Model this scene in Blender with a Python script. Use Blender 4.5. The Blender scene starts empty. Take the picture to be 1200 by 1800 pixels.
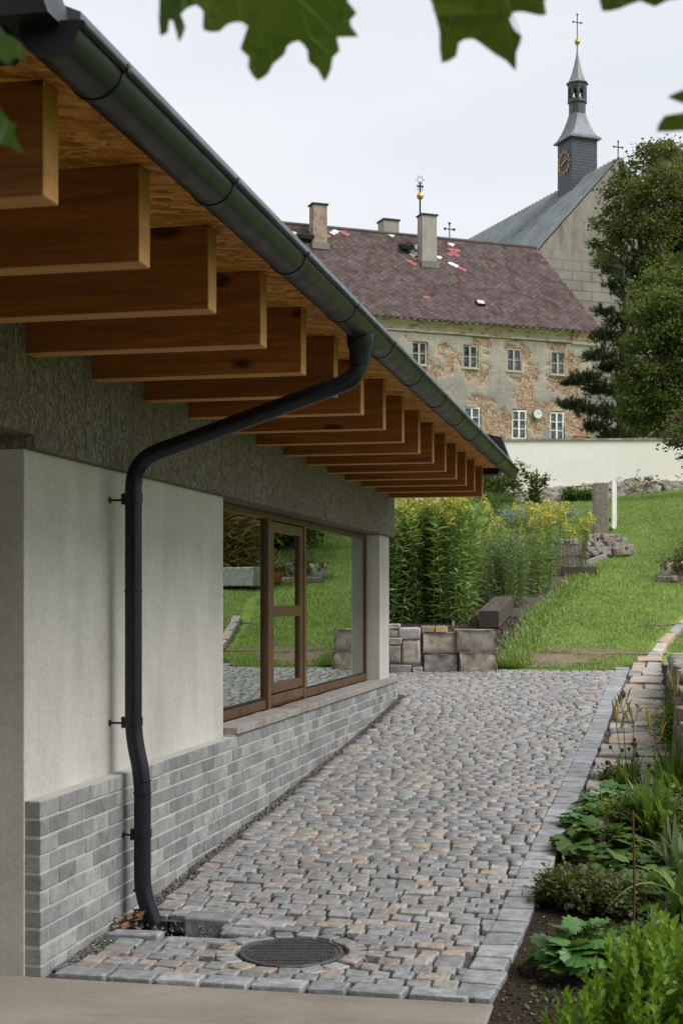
import bpy, bmesh, math, random
import numpy as np
from mathutils import Vector, Matrix
random.seed(7); RNG = np.random.default_rng(7)
R = math.radians
S = bpy.context.scene
COL = S.collection
# ------------------------------------------------------------------ camera
EYE = 1.58
YAW = R(12.03)
cam = bpy.data.cameras.new('camera'); camo = bpy.data.objects.new('camera', cam); COL.objects.link(camo)
camo.location = (0, 0, EYE); camo.rotation_euler = (R(90), 0, YAW)
cam.sensor_fit = 'HORIZONTAL'; cam.sensor_width = 24; cam.lens = 50; cam.shift_y = 0.1275
cam.clip_start = 0.05; cam.clip_end = 3000
cam.dof.use_dof = True; cam.dof.focus_distance = 11; cam.dof.aperture_fstop = 8
S.camera = camo
# ------------------------------------------------------------------ sky, sun, exposure
world = bpy.data.worlds.new("World"); S.world = world; world.use_nodes = True
wt = world.node_tree; wn = wt.nodes; wl = wt.links
bg = wn['Background']; bg.inputs['Strength'].default_value = 0.05
SUN_EL, SUN_AZ = R(50), R(104)          # azimuth measured from +Y towards +X
sk = wn.new('ShaderNodeTexSky'); sk.sky_type = 'NISHITA'; sk.sun_disc = False
sk.sun_elevation = SUN_EL; sk.sun_rotation = SUN_AZ
tc = wn.new('ShaderNodeTexCoord'); mp = wn.new('ShaderNodeMapping'); mp.inputs['Scale'].default_value = (1, 1, 3.2)
no = wn.new('ShaderNodeTexNoise'); no.inputs['Scale'].default_value = 2.6; no.inputs['Detail'].default_value = 5; no.inputs['Roughness'].default_value = .45
cr = wn.new('ShaderNodeValToRGB')
cr.color_ramp.elements[0].position = .33; cr.color_ramp.elements[0].color = (.77, .81, .875, 1)
cr.color_ramp.elements[1].position = .68; cr.color_ramp.elements[1].color = (.93, .94, .955, 1)
sc = wn.new('ShaderNodeVectorMath'); sc.operation = 'SCALE'; sc.inputs['Scale'].default_value = 8.9
mx = wn.new('ShaderNodeMix'); mx.data_type = 'RGBA'; mx.inputs[0].default_value = .95
wl.new(tc.outputs['Generated'], mp.inputs['Vector']); wl.new(mp.outputs[0], no.inputs['Vector'])
wl.new(no.outputs['Fac'], cr.inputs[0]); wl.new(cr.outputs[0], sc.inputs[0])
wl.new(sk.outputs[0], mx.inputs[6]); wl.new(sc.outputs[0], mx.inputs[7]); wl.new(mx.outputs[2], bg.inputs['Color'])
sun = bpy.data.lights.new('sun', 'SUN'); sun.energy = 1.5; sun.angle = R(32); sun.color = (1, .98, .95)
suno = bpy.data.objects.new('sun', sun); COL.objects.link(suno)
sd = Vector((math.sin(SUN_AZ)*math.cos(SUN_EL), math.cos(SUN_AZ)*math.cos(SUN_EL), math.sin(SUN_EL)))
suno.rotation_euler = sd.to_track_quat('Z', 'Y').to_euler()
S.view_settings.view_transform = 'Standard'; S.view_settings.look = 'None'
S.view_settings.exposure = 1.25; S.view_settings.gamma = 1; S.view_settings.use_curve_mapping = False
# ------------------------------------------------------------------ node helper
class NT:
    def __init__(s, name):
        s.m = bpy.data.materials.new(name); s.m.use_nodes = True
        s.t = s.m.node_tree; s.b = s.t.nodes['Principled BSDF']; s.out = s.t.nodes['Material Output']
    def n(s, typ, **kw):
        nd = s.t.nodes.new('ShaderNode' + typ)
        for k, v in kw.items():
            if hasattr(nd, k) and not k[0].isupper(): setattr(nd, k, v)
            else:
                s.set(nd.inputs[int(k[1:])] if k[0] == 'i' and k[1:].isdigit() else nd.inputs[k.replace('_', ' ')], v)
        return nd
    def set(s, sock, v):
        if isinstance(v, bpy.types.NodeSocket): s.t.links.new(v, sock)
        elif isinstance(v, bpy.types.Node): s.t.links.new(v.outputs[0], sock)
        else:
            if hasattr(sock.default_value, '__len__') and len(sock.default_value) == 4 and len(v) == 3: v = (*v, 1)
            sock.default_value = v
    def co(s, kind='Object', scale=(1, 1, 1), rot=(0, 0, 0)):
        c = s.n('TexCoord'); return s.n('Mapping', Vector=c.outputs[kind], Scale=scale, Rotation=rot).outputs[0]
    def noise(s, v, scale, detail=4, rough=.55, dist=0):
        return s.n('TexNoise', Vector=v, Scale=scale, Detail=detail, Roughness=rough, Distortion=dist).outputs['Fac']
    def ramp(s, f, pts, mode='LINEAR'):
        r = s.n('ValToRGB'); s.set(r.inputs[0], f); e = r.color_ramp; e.interpolation = mode
        while len(e.elements) < len(pts): e.elements.new(.5)
        for el, (p, c) in zip(e.elements, pts):
            el.position = p; el.color = (*c, 1) if not isinstance(c, (int, float)) else (c, c, c, 1)
        return r.outputs[0]
    def mix(s, f, a, b, mode='MIX'):
        m = s.n('Mix', data_type='RGBA', blend_type=mode); s.set(m.inputs[0], f); s.set(m.inputs[6], a); s.set(m.inputs[7], b); return m.outputs[2]
    def math(s, op, a, b=0, clamp=False):
        m = s.n('Math', operation=op, use_clamp=clamp); s.set(m.inputs[0], a); s.set(m.inputs[1], b); return m.outputs[0]
    def rand(s):
        a = s.n('ObjectInfo').outputs['Random']; b = s.n('NewGeometry').outputs['Random Per Island']
        return s.math('FRACT', s.math('ADD', a, b))
    def bump(s, h, strength=.3, dist=.01):
        b = s.n('Bump', Strength=strength, Distance=dist, Height=h); s.set(s.b.inputs['Normal'], b.outputs[0]); return b
    def fin(s, col, rough=.8, spec=.3, metal=0):
        s.set(s.b.inputs['Base Color'], col); s.set(s.b.inputs['Roughness'], rough)
        s.b.inputs['Specular IOR Level'].default_value = spec; s.b.inputs['Metallic'].default_value = metal
        return s.m
def plain(name, c, rough=.7, spec=.3, metal=0, var=.12, sc=6, bump=.1):
    t = NT(name); v = t.co(); f = t.noise(v, sc, 5)
    t.bump(t.noise(v, sc*8, 3), bump, .004)
    return t.fin(t.ramp(f, [(.3, tuple(x*(1-var) for x in c)), (.7, tuple(x*(1+var) for x in c))]), rough, spec, metal)
M = {}
def m_plaster(name, c, c2, streak=.5):
    t = NT(name); v = t.co(); a = t.noise(v, 1.6, 6, .6, .6); b = t.noise(t.co(scale=(1, 1, .22)), 4, 6, .6)
    f = t.mix(.5, a, b); col = t.ramp(f, [(.32, c), (.68, c2)])
    fine = t.noise(v, 60, 3); col = t.mix(.12, col, t.ramp(fine, [(.3, .1), (.7, .9)]), 'OVERLAY')
    t.bump(t.math('ADD', t.noise(v, 7, 5), t.math('MULTIPLY', fine, .25)), .35, .006)
    return t.fin(col, .9, .2)
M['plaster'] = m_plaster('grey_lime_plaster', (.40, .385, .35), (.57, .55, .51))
M['pier'] = m_plaster('shaded_pier_plaster', (.17, .158, .142), (.23, .215, .195))  # the grey plaster again, with the entrance shade put into its darker colour
M['whitewall'] = m_plaster('white_wall_plaster', (.74, .715, .64), (.82, .80, .735))
# board marked concrete
t = NT('board_marked_concrete'); v = t.co(scale=(1, 1, .30)); w = t.noise(t.co(), 2.2, 4)
fib = t.noise(v, 17, 8, .78, 5.5); sw = t.n('TexWave', Vector=t.co(scale=(1, 1, .6)), Scale=9, Distortion=26, Detail=5, Detail_Scale=1.6, bands_direction='Y').outputs['Fac']
f = t.mix(.30, fib, sw); col = t.ramp(f, [(.3, (.095, .082, .062)), (.5, (.165, .15, .122)), (.72, (.34, .325, .28))])
col = t.mix(t.ramp(w, [(.4, 0), (.75, .45)]), col, (.13, .10, .065)); t.bump(f, .8, .012)
seam = t.n('TexWave', Vector=t.co(), Scale=1.05, bands_direction='Y').outputs['Fac']
col = t.mix(t.ramp(seam, [(0, .5), (.012, 0)]), col, (.05, .045, .035))
M['lintel'] = t.fin(col, .85, .2)
# bricks
def m_brick(name, cols):
    t = NT(name); v = t.co('Object'); r = t.rand(); wv = t.n('NewGeometry').outputs['Position']
    base = t.ramp(r, [(i/len(cols), c) for i, c in enumerate(cols)])
    n1 = t.noise(wv, 13, 8, .75); col = t.mix(.6, base, t.ramp(n1, [(.3, .18), (.72, .8)]), 'OVERLAY')
    n2 = t.noise(wv, 90, 3); sp = t.ramp(t.noise(wv, 2.2, 4), [(.5, 0), (.75, .35)])
    col = t.mix(sp, col, (.45, .44, .41)); t.bump(t.math('ADD', n1, n2), .45, .004)
    return t.fin(col, .9, .2)
M['brick'] = m_brick('grey_brick', [(.17, .172, .172), (.215, .217, .217), (.19, .19, .19), (.255, .255, .252), (.205, .205, .205), (.30, .30, .295)])
M['sillbrick'] = m_brick('sill_brick', [(.24, .21, .185), (.30, .265, .24), (.27, .25, .23)])
M['mortar'] = plain('mortar', (.42, .41, .385), .95, .1)
# stones
def m_stone(name, cols, spec=.35, rough=.62, sc=14, grain=.5, bmp=.6):
    t = NT(name); wv = t.n('NewGeometry').outputs['Position']; r = t.rand()
    base = t.ramp(r, [(i/len(cols), c) for i, c in enumerate(cols)], 'CONSTANT')
    r2 = t.math('FRACT', t.math('MULTIPLY', r, 37.3)); base = t.mix(t.ramp(r2, [(0, 0), (1, .45)]), base, (.14, .14, .145))
    n1 = t.noise(wv, sc, 6, .7); n2 = t.noise(wv, 160, 2)
    col = t.mix(grain, base, t.ramp(n1, [(.3, .15), (.7, .85)]), 'OVERLAY')
    col = t.mix(.22, col, t.ramp(n2, [(.35, .05), (.65, .95)]), 'OVERLAY'); t.bump(t.math('ADD', n1, t.math('MULTIPLY', n2, .35)), bmp, .008)
    return t.fin(col, rough, spec)
M['cobble'] = m_stone('cobblestone', [(.25, .248, .245), (.30, .297, .293), (.20, .20, .205), (.33, .31, .275), (.27, .27, .272), (.35, .335, .31), (.22, .22, .225), (.34, .28, .22), (.27, .255, .24), (.25, .26, .275), (.30, .25, .23)], .7, .36, 22, .7, .8)
M['kerb'] = m_stone('kerb_stone', [(.27, .28, .295), (.33, .335, .34), (.24, .245, .255), (.30, .31, .32)], .55, .45, 16, .6, .8)
M['slabstone'] = m_stone('sandstone_slab', [(.42, .37, .31), (.36, .32, .28), (.48, .42, .35), (.40, .31, .23), (.33, .31, .29)], .3, .75, 7, .5)
M['rubble'] = m_stone('rubble_stone', [(.33, .28, .22), (.26, .23, .20), (.38, .33, .27), (.30, .22, .17), (.22, .21, .19)], .2, .85, 12, .6, .9)
M['block'] = m_stone('split_face_block', [(.37, .31, .245), (.30, .255, .20), (.34, .285, .225)], .2, .9, 9, .65, 1.0)
M['blockgrey'] = m_stone('dark_block', [(.24, .23, .20), (.28, .26, .23)], .2, .9, 9, .65, 1.0)
M['yellowbrick'] = m_stone('yellow_brick', [(.52, .37, .20), (.50, .34, .17)], .2, .85, 9, .3)
M['granite'] = m_stone('granite_post', [(.27, .235, .18), (.27, .235, .18)], .2, .9, 20, .7)
# joint gravel
t = NT('joint_gravel'); wv = t.n('NewGeometry').outputs['Position']; vo = t.n('TexVoronoi', Vector=wv, Scale=130)
col = t.mix(.6, t.ramp(vo.outputs['Color'], [(.1, (.035, .031, .027)), (.9, (.15, .135, .12))]), t.ramp(t.noise(wv, 6, 5), [(.3, (.06, .055, .045)), (.7, (.15, .14, .125))]))
t.bump(vo.outputs['Distance'], 1, .01); M['gravel'] = t.fin(col, .95, .1)
M['chip'] = m_stone('gravel_chip', [(.16, .155, .15), (.25, .24, .23), (.12, .115, .11), (.33, .32, .30)], .3, .8)
# poured slab
t = NT('brushed_concrete'); v = t.co(scale=(.12, 1, 1)); f = t.noise(v, 70, 5, .7); g = t.noise(t.co(), 1.3, 5, .6, .5)
col = t.ramp(t.mix(.35, g, f), [(.3, (.18, .155, .125)), (.7, (.31, .275, .235))]); t.bump(f, .5, .006)
col = t.mix(t.ramp(t.noise(t.co(), 130, 2), [(.52, 0), (.72, .5)]), col, (.11, .09, .07)); col = t.mix(t.ramp(t.noise(t.co(scale=(.3, 1, 1)), 230, 2), [(.5, 0), (.8, .5)]), col, (.42, .39, .34)); st2 = t.ramp(t.noise(t.co(scale=(1, 2.2, 1)), 1.1, 5, .65, .6), [(.48, 0), (.66, .45)]); col = t.mix(st2, col, (.13, .105, .08)); M['slab'] = t.fin(col, .85, .25)
# soil / bark
t = NT('dark_soil'); wv = t.n('NewGeometry').outputs['Position']; f = t.noise(wv, 45, 6, .75)
col = t.ramp(f, [(.3, (.022, .016, .011)), (.55, (.06, .045, .032)), (.75, (.14, .11, .085))]); t.bump(f, 1, .03); M['soil'] = t.fin(col, .95, .1)
M['litter'] = m_stone('bark_litter', [(.16, .11, .07), (.10, .07, .05), (.24, .18, .12)], .1, .9)
t = NT('gravelly_soil'); wv = t.n('NewGeometry').outputs['Position']; f = t.noise(wv, 30, 6, .75)
col = t.ramp(f, [(.3, (.05, .042, .033)), (.55, (.12, .10, .08)), (.75, (.22, .19, .16))]); t.bump(f, 1, .03); M['soil2'] = t.fin(col, .95, .1)
t = NT('turf_ground'); wv = t.n('NewGeometry').outputs['Position']; f = t.noise(wv, 5, 6, .7); g = t.noise(wv, .7, 4)
col = t.ramp(t.mix(.5, f, g), [(.3, (.095, .145, .03)), (.5, (.16, .23, .05)), (.7, (.22, .28, .09))])
spots = [(-1.05, 17.5, .55, .30), (-.75, 18.3, .9, .22), (.1, 19.7, .5, .12), (-1.3, 16.75, .8, .14), (.42, 19.9, .12, .15), (.5, 25.3, .5, .4)]
M['turf_t'] = t; M['turf'] = t.fin(col, .95, .1)
t = NT('bare_earth'); wv = t.n('NewGeometry').outputs['Position']; f = t.noise(wv, 22, 6, .7)
t.bump(f, .8, .02); M['earth'] = t.fin(t.ramp(f, [(.3, (.13, .095, .06)), (.7, (.27, .21, .15))]), .95, .1)
# woods
def m_wood(name, a, b, c, axis=0, knots=True, dense=1.0, rough=.6, spec=.3):
    t = NT(name); sc = [9*dense]*3; sc[axis] = .55*dense; r = t.n('ObjectInfo').outputs['Random']
    off = t.n('CombineXYZ', X=t.math('MULTIPLY', r, 31), Y=t.math('MULTIPLY', r, 17), Z=t.math('MULTIPLY', r, 9)).outputs[0]
    vv = t.n('VectorMath', operation='ADD', i0=t.n('TexCoord').outputs['Object'], i1=off).outputs[0]
    v = t.n('Mapping', Vector=vv, Scale=sc).outputs[0]
    g = t.noise(v, 2.5, 6, .65, 1.2); fine = t.noise(v, 22, 4, .6)
    col = t.ramp(t.mix(.3, g, fine), [(.3, a), (.52, b), (.72, c)])
    if knots:
        ks = [5.5]*3; ks[axis] = 2.4
        vo = t.n('TexVoronoi', Vector=t.n('Mapping', Vector=vv, Scale=ks).outputs[0], Scale=1.0, Randomness=1.0)
        k = t.ramp(vo.outputs['Distance'], [(.10, 1), (.19, 0)])
        col = t.mix(k, col, tuple(x*.25 for x in a))
    col = t.mix(t.ramp(r, [(0, 0), (1, .25)]), col, a)
    t.bump(fine, .15, .003); return t.fin(col, rough, spec)
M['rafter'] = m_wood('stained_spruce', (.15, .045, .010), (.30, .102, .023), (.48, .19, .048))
M['rafter_edge'] = m_wood('light_spruce_edge', (.42, .185, .055), (.54, .255, .075), (.62, .32, .105), 0, False)  # lighter wood tone for rafter undersides and outer ends
M['oldtimber'] = m_wood('weathered_timber', (.045, .038, .032), (.09, .078, .066), (.16, .14, .12), 0, False, 1, .9, .1)
t = NT('osb_board'); cols = []
base = None
for i, (rot, s) in enumerate([(.2, 1), (1.0, 1.25), (2.3, .9), (-.3, 1.1)]):
    vo = t.n('TexVoronoi', Vector=t.n('Mapping', Vector=t.co(rot=(0, 0, rot)), Scale=(11*s, 46*s, 1)).outputs[0], Scale=1.0)
    c = t.ramp(t.n('SeparateColor', Color=vo.outputs['Color']).outputs[0], [(0, (.25, .085, .018)), (.35, (.44, .17, .036)), (.7, (.60, .265, .06)), (1, (.74, .38, .10))])
    base = c if base is None else t.mix(t.ramp(t.n('SeparateColor', Color=vo.outputs['Color']).outputs[1], [(.48, 0), (.5, 1)]), base, c)
t.bump(base, .4, .004); M['osb'] = t.fin(base, .7, .25)
# metals
def m_metal(name, c, rough=.35, spec=.5):
    t = NT(name); v = t.co(); f = t.noise(v, 3, 5); d = t.noise(v, 40, 4, .7)
    col = t.ramp(f, [(.3, tuple(x*.8 for x in c)), (.7, tuple(x*1.25 for x in c))])
    return t.fin(col, t.ramp(t.noise(v, 9, 4), [(.3, rough*.8), (.7, rough*1.35)]), spec, 0)
M['gutter'] = m_metal('anthracite_steel', (.014, .015, .018), .36, .28)
M['pipe'] = m_metal('anthracite_pipe', (.010, .011, .018), .30, .35)
M['flash'] = m_metal('grey_flashing', (.12, .13, .15), .4)
M['bronze'] = m_metal('bronze_window_frame', (.095, .045, .016), .4, .5)
M['iron'] = m_stone('cast_iron', [(.045, .042, .042), (.045, .042, .042)], .5, .5, 30, .5)
M['blackiron'] = plain('black_wrought_iron', (.02, .02, .022), .6)
M['gold'] = plain('gilded_metal', (.62, .36, .09), .35, .5, .7)
M['seal'] = plain('black_glazing_gasket', (.02, .02, .02), .6)
# glass
t = NT('coated_window_glass'); gl = t.n('BsdfGlossy', Roughness=.004, Color=(.80, .86, .80)); tr = t.n('BsdfTransparent', Color=(.55, .6, .55))
ly = t.n('Fresnel', IOR=1.9); nz = t.noise(t.co(), 1.1, 2); bp = t.n('Bump', Strength=.02, Distance=.01, Height=nz); t.set(gl.inputs['Normal'], bp.outputs[0])
fac = t.math('ADD', t.math('MULTIPLY', ly, .6), .52, True)
ms = t.n('MixShader'); t.set(ms.inputs[0], fac); t.set(ms.inputs[1], tr); t.set(ms.inputs[2], gl); t.set(t.out.inputs['Surface'], ms); M['glass'] = t.m
t = NT('old_window_glass'); M['oldglass'] = t.fin(t.ramp(t.noise(t.co(), 1.8, 3), [(.35, (.012, .014, .017)), (.65, (.16, .17, .18))]), .08, .6)
M['oldframe'] = plain('old_white_window_paint', (.42, .40, .34), .8)
M['whiteframe'] = plain('white_window_paint', (.72, .72, .70), .6)
M['inner'] = plain('room_wall', (.25, .24, .22), .9)
# foliage
def m_leaf(name, cols, trans=.35, rough=.55, spec=.3):
    t = NT(name); r = t.rand(); wv = t.n('NewGeometry').outputs['Position']
    base = t.ramp(r, [(i/max(1, len(cols)-1), c) for i, c in enumerate(cols)])
    n = t.noise(wv, 2.4, 3); base = t.mix(.3, base, t.ramp(n, [(.3, .25), (.7, .75)]), 'OVERLAY')
    m = t.fin(base, rough, spec); tl = t.n('BsdfTranslucent'); t.set(tl.inputs[0], t.mix(.35, base, (.30, .38, .04)))
    ms = t.n('MixShader'); ms.inputs[0].default_value = trans; t.set(ms.inputs[1], t.b.outputs[0]); t.set(ms.inputs[2], tl.outputs[0]); t.set(t.out.inputs['Surface'], ms)
    return m
M['grass'] = m_leaf('grass_blade', [(.12, .20, .04), (.18, .285, .06), (.25, .355, .09), (.34, .38, .16)], .3)
M['goldenrod'] = m_leaf('goldenrod_leaf', [(.12, .21, .05), (.18, .29, .08), (.26, .37, .12)], .35)
M['yellowflower'] = m_leaf('yellow_flower', [(.56, .50, .08), (.68, .62, .13), (.42, .46, .13)], .25)
M['willowy'] = m_leaf('grey_green_leaf', [(.11, .17, .07), (.16, .23, .11), (.22, .29, .16)], .3)
M['silver'] = m_leaf('silver_leaf', [(.22, .29, .24), (.30, .36, .31)], .2)
M['linden'] = m_leaf('linden_leaf', [(.055, .07, .022), (.095, .11, .036), (.15, .165, .06)], .35)
M['linden2'] = m_leaf('light_linden_leaf', [(.055, .08, .02), (.10, .13, .034), (.17, .20, .065)], .4)
M['pine'] = m_leaf('pine_needles', [(.028, .042, .024), (.045, .062, .034), (.07, .09, .05)], .15)
M['daylily'] = m_leaf('daylily_leaf', [(.07, .15, .02), (.12, .22, .03), (.17, .27, .05)], .35)
M['rosette'] = m_leaf('glossy_broad_leaf', [(.06, .155, .03), (.09, .21, .045), (.12, .25, .06)], .3, .4, .4)
M['shrub'] = m_leaf('bright_shrub_leaf', [(.09, .19, .016), (.16, .29, .026), (.24, .38, .045)], .4, .4, .4)
M['ground_leaf'] = m_leaf('ground_cover_leaf', [(.04, .085, .015), (.065, .13, .025), (.10, .17, .03)], .3)
M['maple'] = m_leaf('maple_leaf', [(.024, .062, .006), (.034, .08, .008)], .45, .45, .3)
M['olive'] = m_leaf('thyme_leaf', [(.05, .07, .02), (.09, .11, .03), (.12, .09, .04)], .3)
M['strawgrass'] = m_leaf('straw_grass', [(.34, .23, .09), (.45, .32, .14), (.26, .21, .07)], .3)
M['yellowgreen'] = m_leaf('yellow_green_leaf', [(.20, .24, .02), (.30, .32, .03), (.12, .2, .03)], .45)
M['deadleaf'] = m_leaf('dead_leaf', [(.20, .10, .05), (.28, .13, .06), (.12, .07, .04)], .2)
M['bud'] = m_leaf('orange_bud', [(.36, .19, .04), (.22, .24, .05)], .2)
M['vein'] = plain('leaf_vein', (.16, .26, .05), .6)
M['stem'] = plain('green_stem', (.09, .13, .03), .7)
M['brownstem'] = plain('brown_stem', (.09, .05, .03), .8)
M['bark'] = plain('tree_bark', (.07, .055, .042), .9, .1, 0, .4, 3, .6)
# ------------------------------------------------------------------ object helpers
def tag(o, label=None, cat=None, group=None, kind=None):
    if label: o['label'] = label
    if cat: o['category'] = cat
    if group: o['group'] = group
    if kind: o['kind'] = kind
    return o
def empty(name, loc=(0, 0, 0), rz=0):
    o = bpy.data.objects.new(name, None); o.empty_display_size = .2; COL.objects.link(o); o.location = loc; o.rotation_euler = (0, 0, rz); return o
def link(name, me, parent=None, loc=(0, 0, 0), rot=(0, 0, 0), scale=(1, 1, 1)):
    o = bpy.data.objects.new(name, me); COL.objects.link(o); o.parent = parent; o.location = loc; o.rotation_euler = rot; o.scale = scale; return o
def npmesh(name, V, F, mat, smooth=False):
    """fast mesh from an (n,3) array and an (m,k) index array or a list of such"""
    Fs = F if isinstance(F, list) else [F]
    me = bpy.data.meshes.new(name); V = np.asarray(V, np.float32)
    idx = np.concatenate([f.reshape(-1) for f in Fs]).astype(np.int32)
    tot = np.concatenate([np.full(len(f), f.shape[1], np.int32) for f in Fs]); st = np.concatenate([[0], np.cumsum(tot)[:-1]]).astype(np.int32)
    me.vertices.add(len(V)); me.vertices.foreach_set('co', V.ravel()); me.loops.add(len(idx)); me.loops.foreach_set('vertex_index', idx)
    me.polygons.add(len(tot)); me.polygons.foreach_set('loop_start', st); me.polygons.foreach_set('loop_total', tot)
    if smooth: me.polygons.foreach_set('use_smooth', np.ones(len(tot), bool))
    me.update(calc_edges=True); me.materials.append(mat); return me
def stamp(T, F, Ms, Ps):
    """repeat template verts T (n,3) and faces F (m,k) under matrices Ms (c,3,3) and offsets Ps (c,3)"""
    V = np.einsum('cij,nj->cni', Ms, T) + Ps[:, None, :]
    off = (np.arange(len(Ps))*len(T))[:, None, None]
    if isinstance(F, list): return V.reshape(-1, 3), [(f[None]+off).reshape(-1, f.shape[1]) for f in F]
    return V.reshape(-1, 3), (F[None]+off).reshape(-1, F.shape[1])
def frames(A, roll=None):
    """matrices with columns side, axis A, normal"""
    A = A/np.linalg.norm(A, axis=1, keepdims=True); up = np.tile([0., 0, 1], (len(A), 1)); up[np.abs(A[:, 2]) > .98] = (1, 0, 0)
    s = np.cross(A, up); s /= np.linalg.norm(s, axis=1, keepdims=True); n = np.cross(s, A)
    if roll is not None:
        c, q = np.cos(roll)[:, None], np.sin(roll)[:, None]; s, n = s*c+n*q, n*c-s*q
    return np.stack([s, A, n], axis=2)
class MB:
    def __init__(s): s.v = []; s.f = []
    def add(s, vs, fs):
        b = len(s.v); s.v += [tuple(v) for v in vs]; s.f += [[i+b for i in f] for f in fs]; return s
    def box(s, x0, x1, y0, y1, z0, z1):
        return s.add([(x, y, z) for x in (x0, x1) for y in (y0, y1) for z in (z0, z1)],
                     [(0, 1, 3, 2), (4, 6, 7, 5), (0, 4, 5, 1), (2, 3, 7, 6), (0, 2, 6, 4), (1, 5, 7, 3)])
    def prism(s, pts, y0, y1):             # outline in x,z extruded along y
        n = len(pts); return s.add([(x, y0, z) for x, z in pts]+[(x, y1, z) for x, z in pts],
                     [list(range(n)), list(range(2*n-1, n-1, -1))]+[(i, i+n, (i+1) % n+n, (i+1) % n) for i in range(n)])
    def tube(s, pts, r, n=10, cap=True):
        pts = [Vector(p) for p in pts]; rs = r if hasattr(r, '__len__') else [r]*len(pts); prev = None; rings = []
        for i, p in enumerate(pts):
            d = (pts[min(i+1, len(pts)-1)]-pts[max(i-1, 0)]).normalized()
            if prev is None: a = d.orthogonal().normalized()
            else: a = (prev-d*prev.dot(d)).normalized()
            prev = a; b = d.cross(a)
            rings.append([p+(a*math.cos(2*math.pi*k/n)+b*math.sin(2*math.pi*k/n))*rs[i] for k in range(n)])
        vs = [v for r_ in rings for v in r_]; fs = []
        for i in range(len(pts)-1):
            for k in range(n): fs.append((i*n+k, i*n+(k+1) % n, (i+1)*n+(k+1) % n, (i+1)*n+k))
        if cap: fs += [list(range(n-1, -1, -1)), list(range((len(pts)-1)*n, len(pts)*n))]
        return s.add(vs, fs)
    def lathe(s, prof, c=(0, 0, 0), n=16, rot=0):    # prof (r,z)
        vs = [(c[0]+r*math.cos(2*math.pi*k/n+rot), c[1]+r*math.sin(2*math.pi*k/n+rot), c[2]+z) for r, z in prof for k in range(n)]
        fs = [(i*n+k, i*n+(k+1) % n, (i+1)*n+(k+1) % n, (i+1)*n+k) for i in range(len(prof)-1) for k in range(n)]
        fs += [list(range(n-1, -1, -1)), list(range((len(prof)-1)*n, len(prof)*n))]
        return s.add(vs, fs)
    def mesh(s, name, mat, smooth=False, bevel=0, seg=2):
        bm = bmesh.new(); vs = [bm.verts.new(v) for v in s.v]
        for f in s.f:
            try: bm.faces.new([vs[i] for i in f])
            except ValueError: pass
        bmesh.ops.recalc_face_normals(bm, faces=bm.faces)
        if bevel: bmesh.ops.bevel(bm, geom=bm.edges, offset=bevel, segments=seg, profile=.6, affect='EDGES')
        me = bpy.data.meshes.new(name); bm.to_mesh(me); bm.free(); me.materials.append(mat)
        if smooth: me.polygons.foreach_set('use_smooth', [True]*len(me.polygons)); 
        return me
    def build(s, name, mat, parent=None, smooth=False, bevel=0, seg=2):
        o = link(name, s.mesh(name, mat, smooth, bevel, seg), parent)
        if smooth and not bevel: sharp(o.data)
        return o
def sharp(me, ang=R(40)):
    bm = bmesh.new(); bm.from_mesh(me)
    for e in bm.edges:
        if len(e.link_faces) == 2 and e.calc_face_angle(0) > ang: e.smooth = False
    bm.to_mesh(me); bm.free()
def rounded(pts, rad=.1, n=6):
    out = [Vector(pts[0])]; pts = [Vector(p) for p in pts]
    for i in range(1, len(pts)-1):
        a, b, c = pts[i-1], pts[i], pts[i+1]; r = min(rad, (a-b).length*.49, (c-b).length*.49)
        p, q = b+(a-b).normalized()*r, b+(c-b).normalized()*r
        for k in range(n+1):
            t = k/n; out.append(p*(1-t)**2+b*2*t*(1-t)+q*t*t)
    out.append(pts[-1]); return out
FW = np.array([-math.sin(YAW), math.cos(YAW)]); RT = np.array([math.cos(YAW), math.sin(YAW)])
def at(px, D):        # point on the ground plan seen in column px of the 1200 px wide photo at depth D
    u = (px-600)/2500; return D*(FW+u*RT)
GY = [-500, 5.44, 6.5, 10.5, 12.3, 13.8, 16.5, 43, 75, 95, 130, 900]
GZ = [.03, .03, .06, .32, .44, .57, .75, 4.72, 9, 12, 13, 13]
def G(x, y):
    x = np.asarray(x, float); y = np.asarray(y, float)
    z = np.interp(y, GY, GZ); lawn = np.clip((y-18)/20, 0, 1)*np.clip((60-y)/15, 0, 1)
    return z + lawn*(.07*np.sin(x*.8)+.05*np.sin(y*.55+x*.3)+.03*np.clip(x, -6, 12))
def g(x, y): return float(G(x, y))
def ong(px, py):      # where the line of sight meets the ground
    lo = 3.0
    for k in range(6000):
        D = lo+k*.02; p = at(px, D); z = EYE+(1053-py)/2500*D
        if z <= g(*p): return (float(p[0]), float(p[1]), g(*p))
    return (*at(px, 40), 4)
def drape(name, xs, ys, dz, mat, parent=None, keep=None):
    X, Y = np.meshgrid(xs, ys); Z = G(X, Y)+dz; V = np.stack([X, Y, Z], -1).reshape(-1, 3); nx, ny = len(xs), len(ys)
    i = np.arange(nx-1)[None]+np.arange(ny-1)[:, None]*nx; i = i.ravel(); F = np.stack([i, i+1, i+nx+1, i+nx], 1)
    if keep is not None:
        c = V[F].mean(1); F = F[keep(c[:, 0], c[:, 1])]
    return link(name, npmesh(name, V, F, mat, True), parent)
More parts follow.
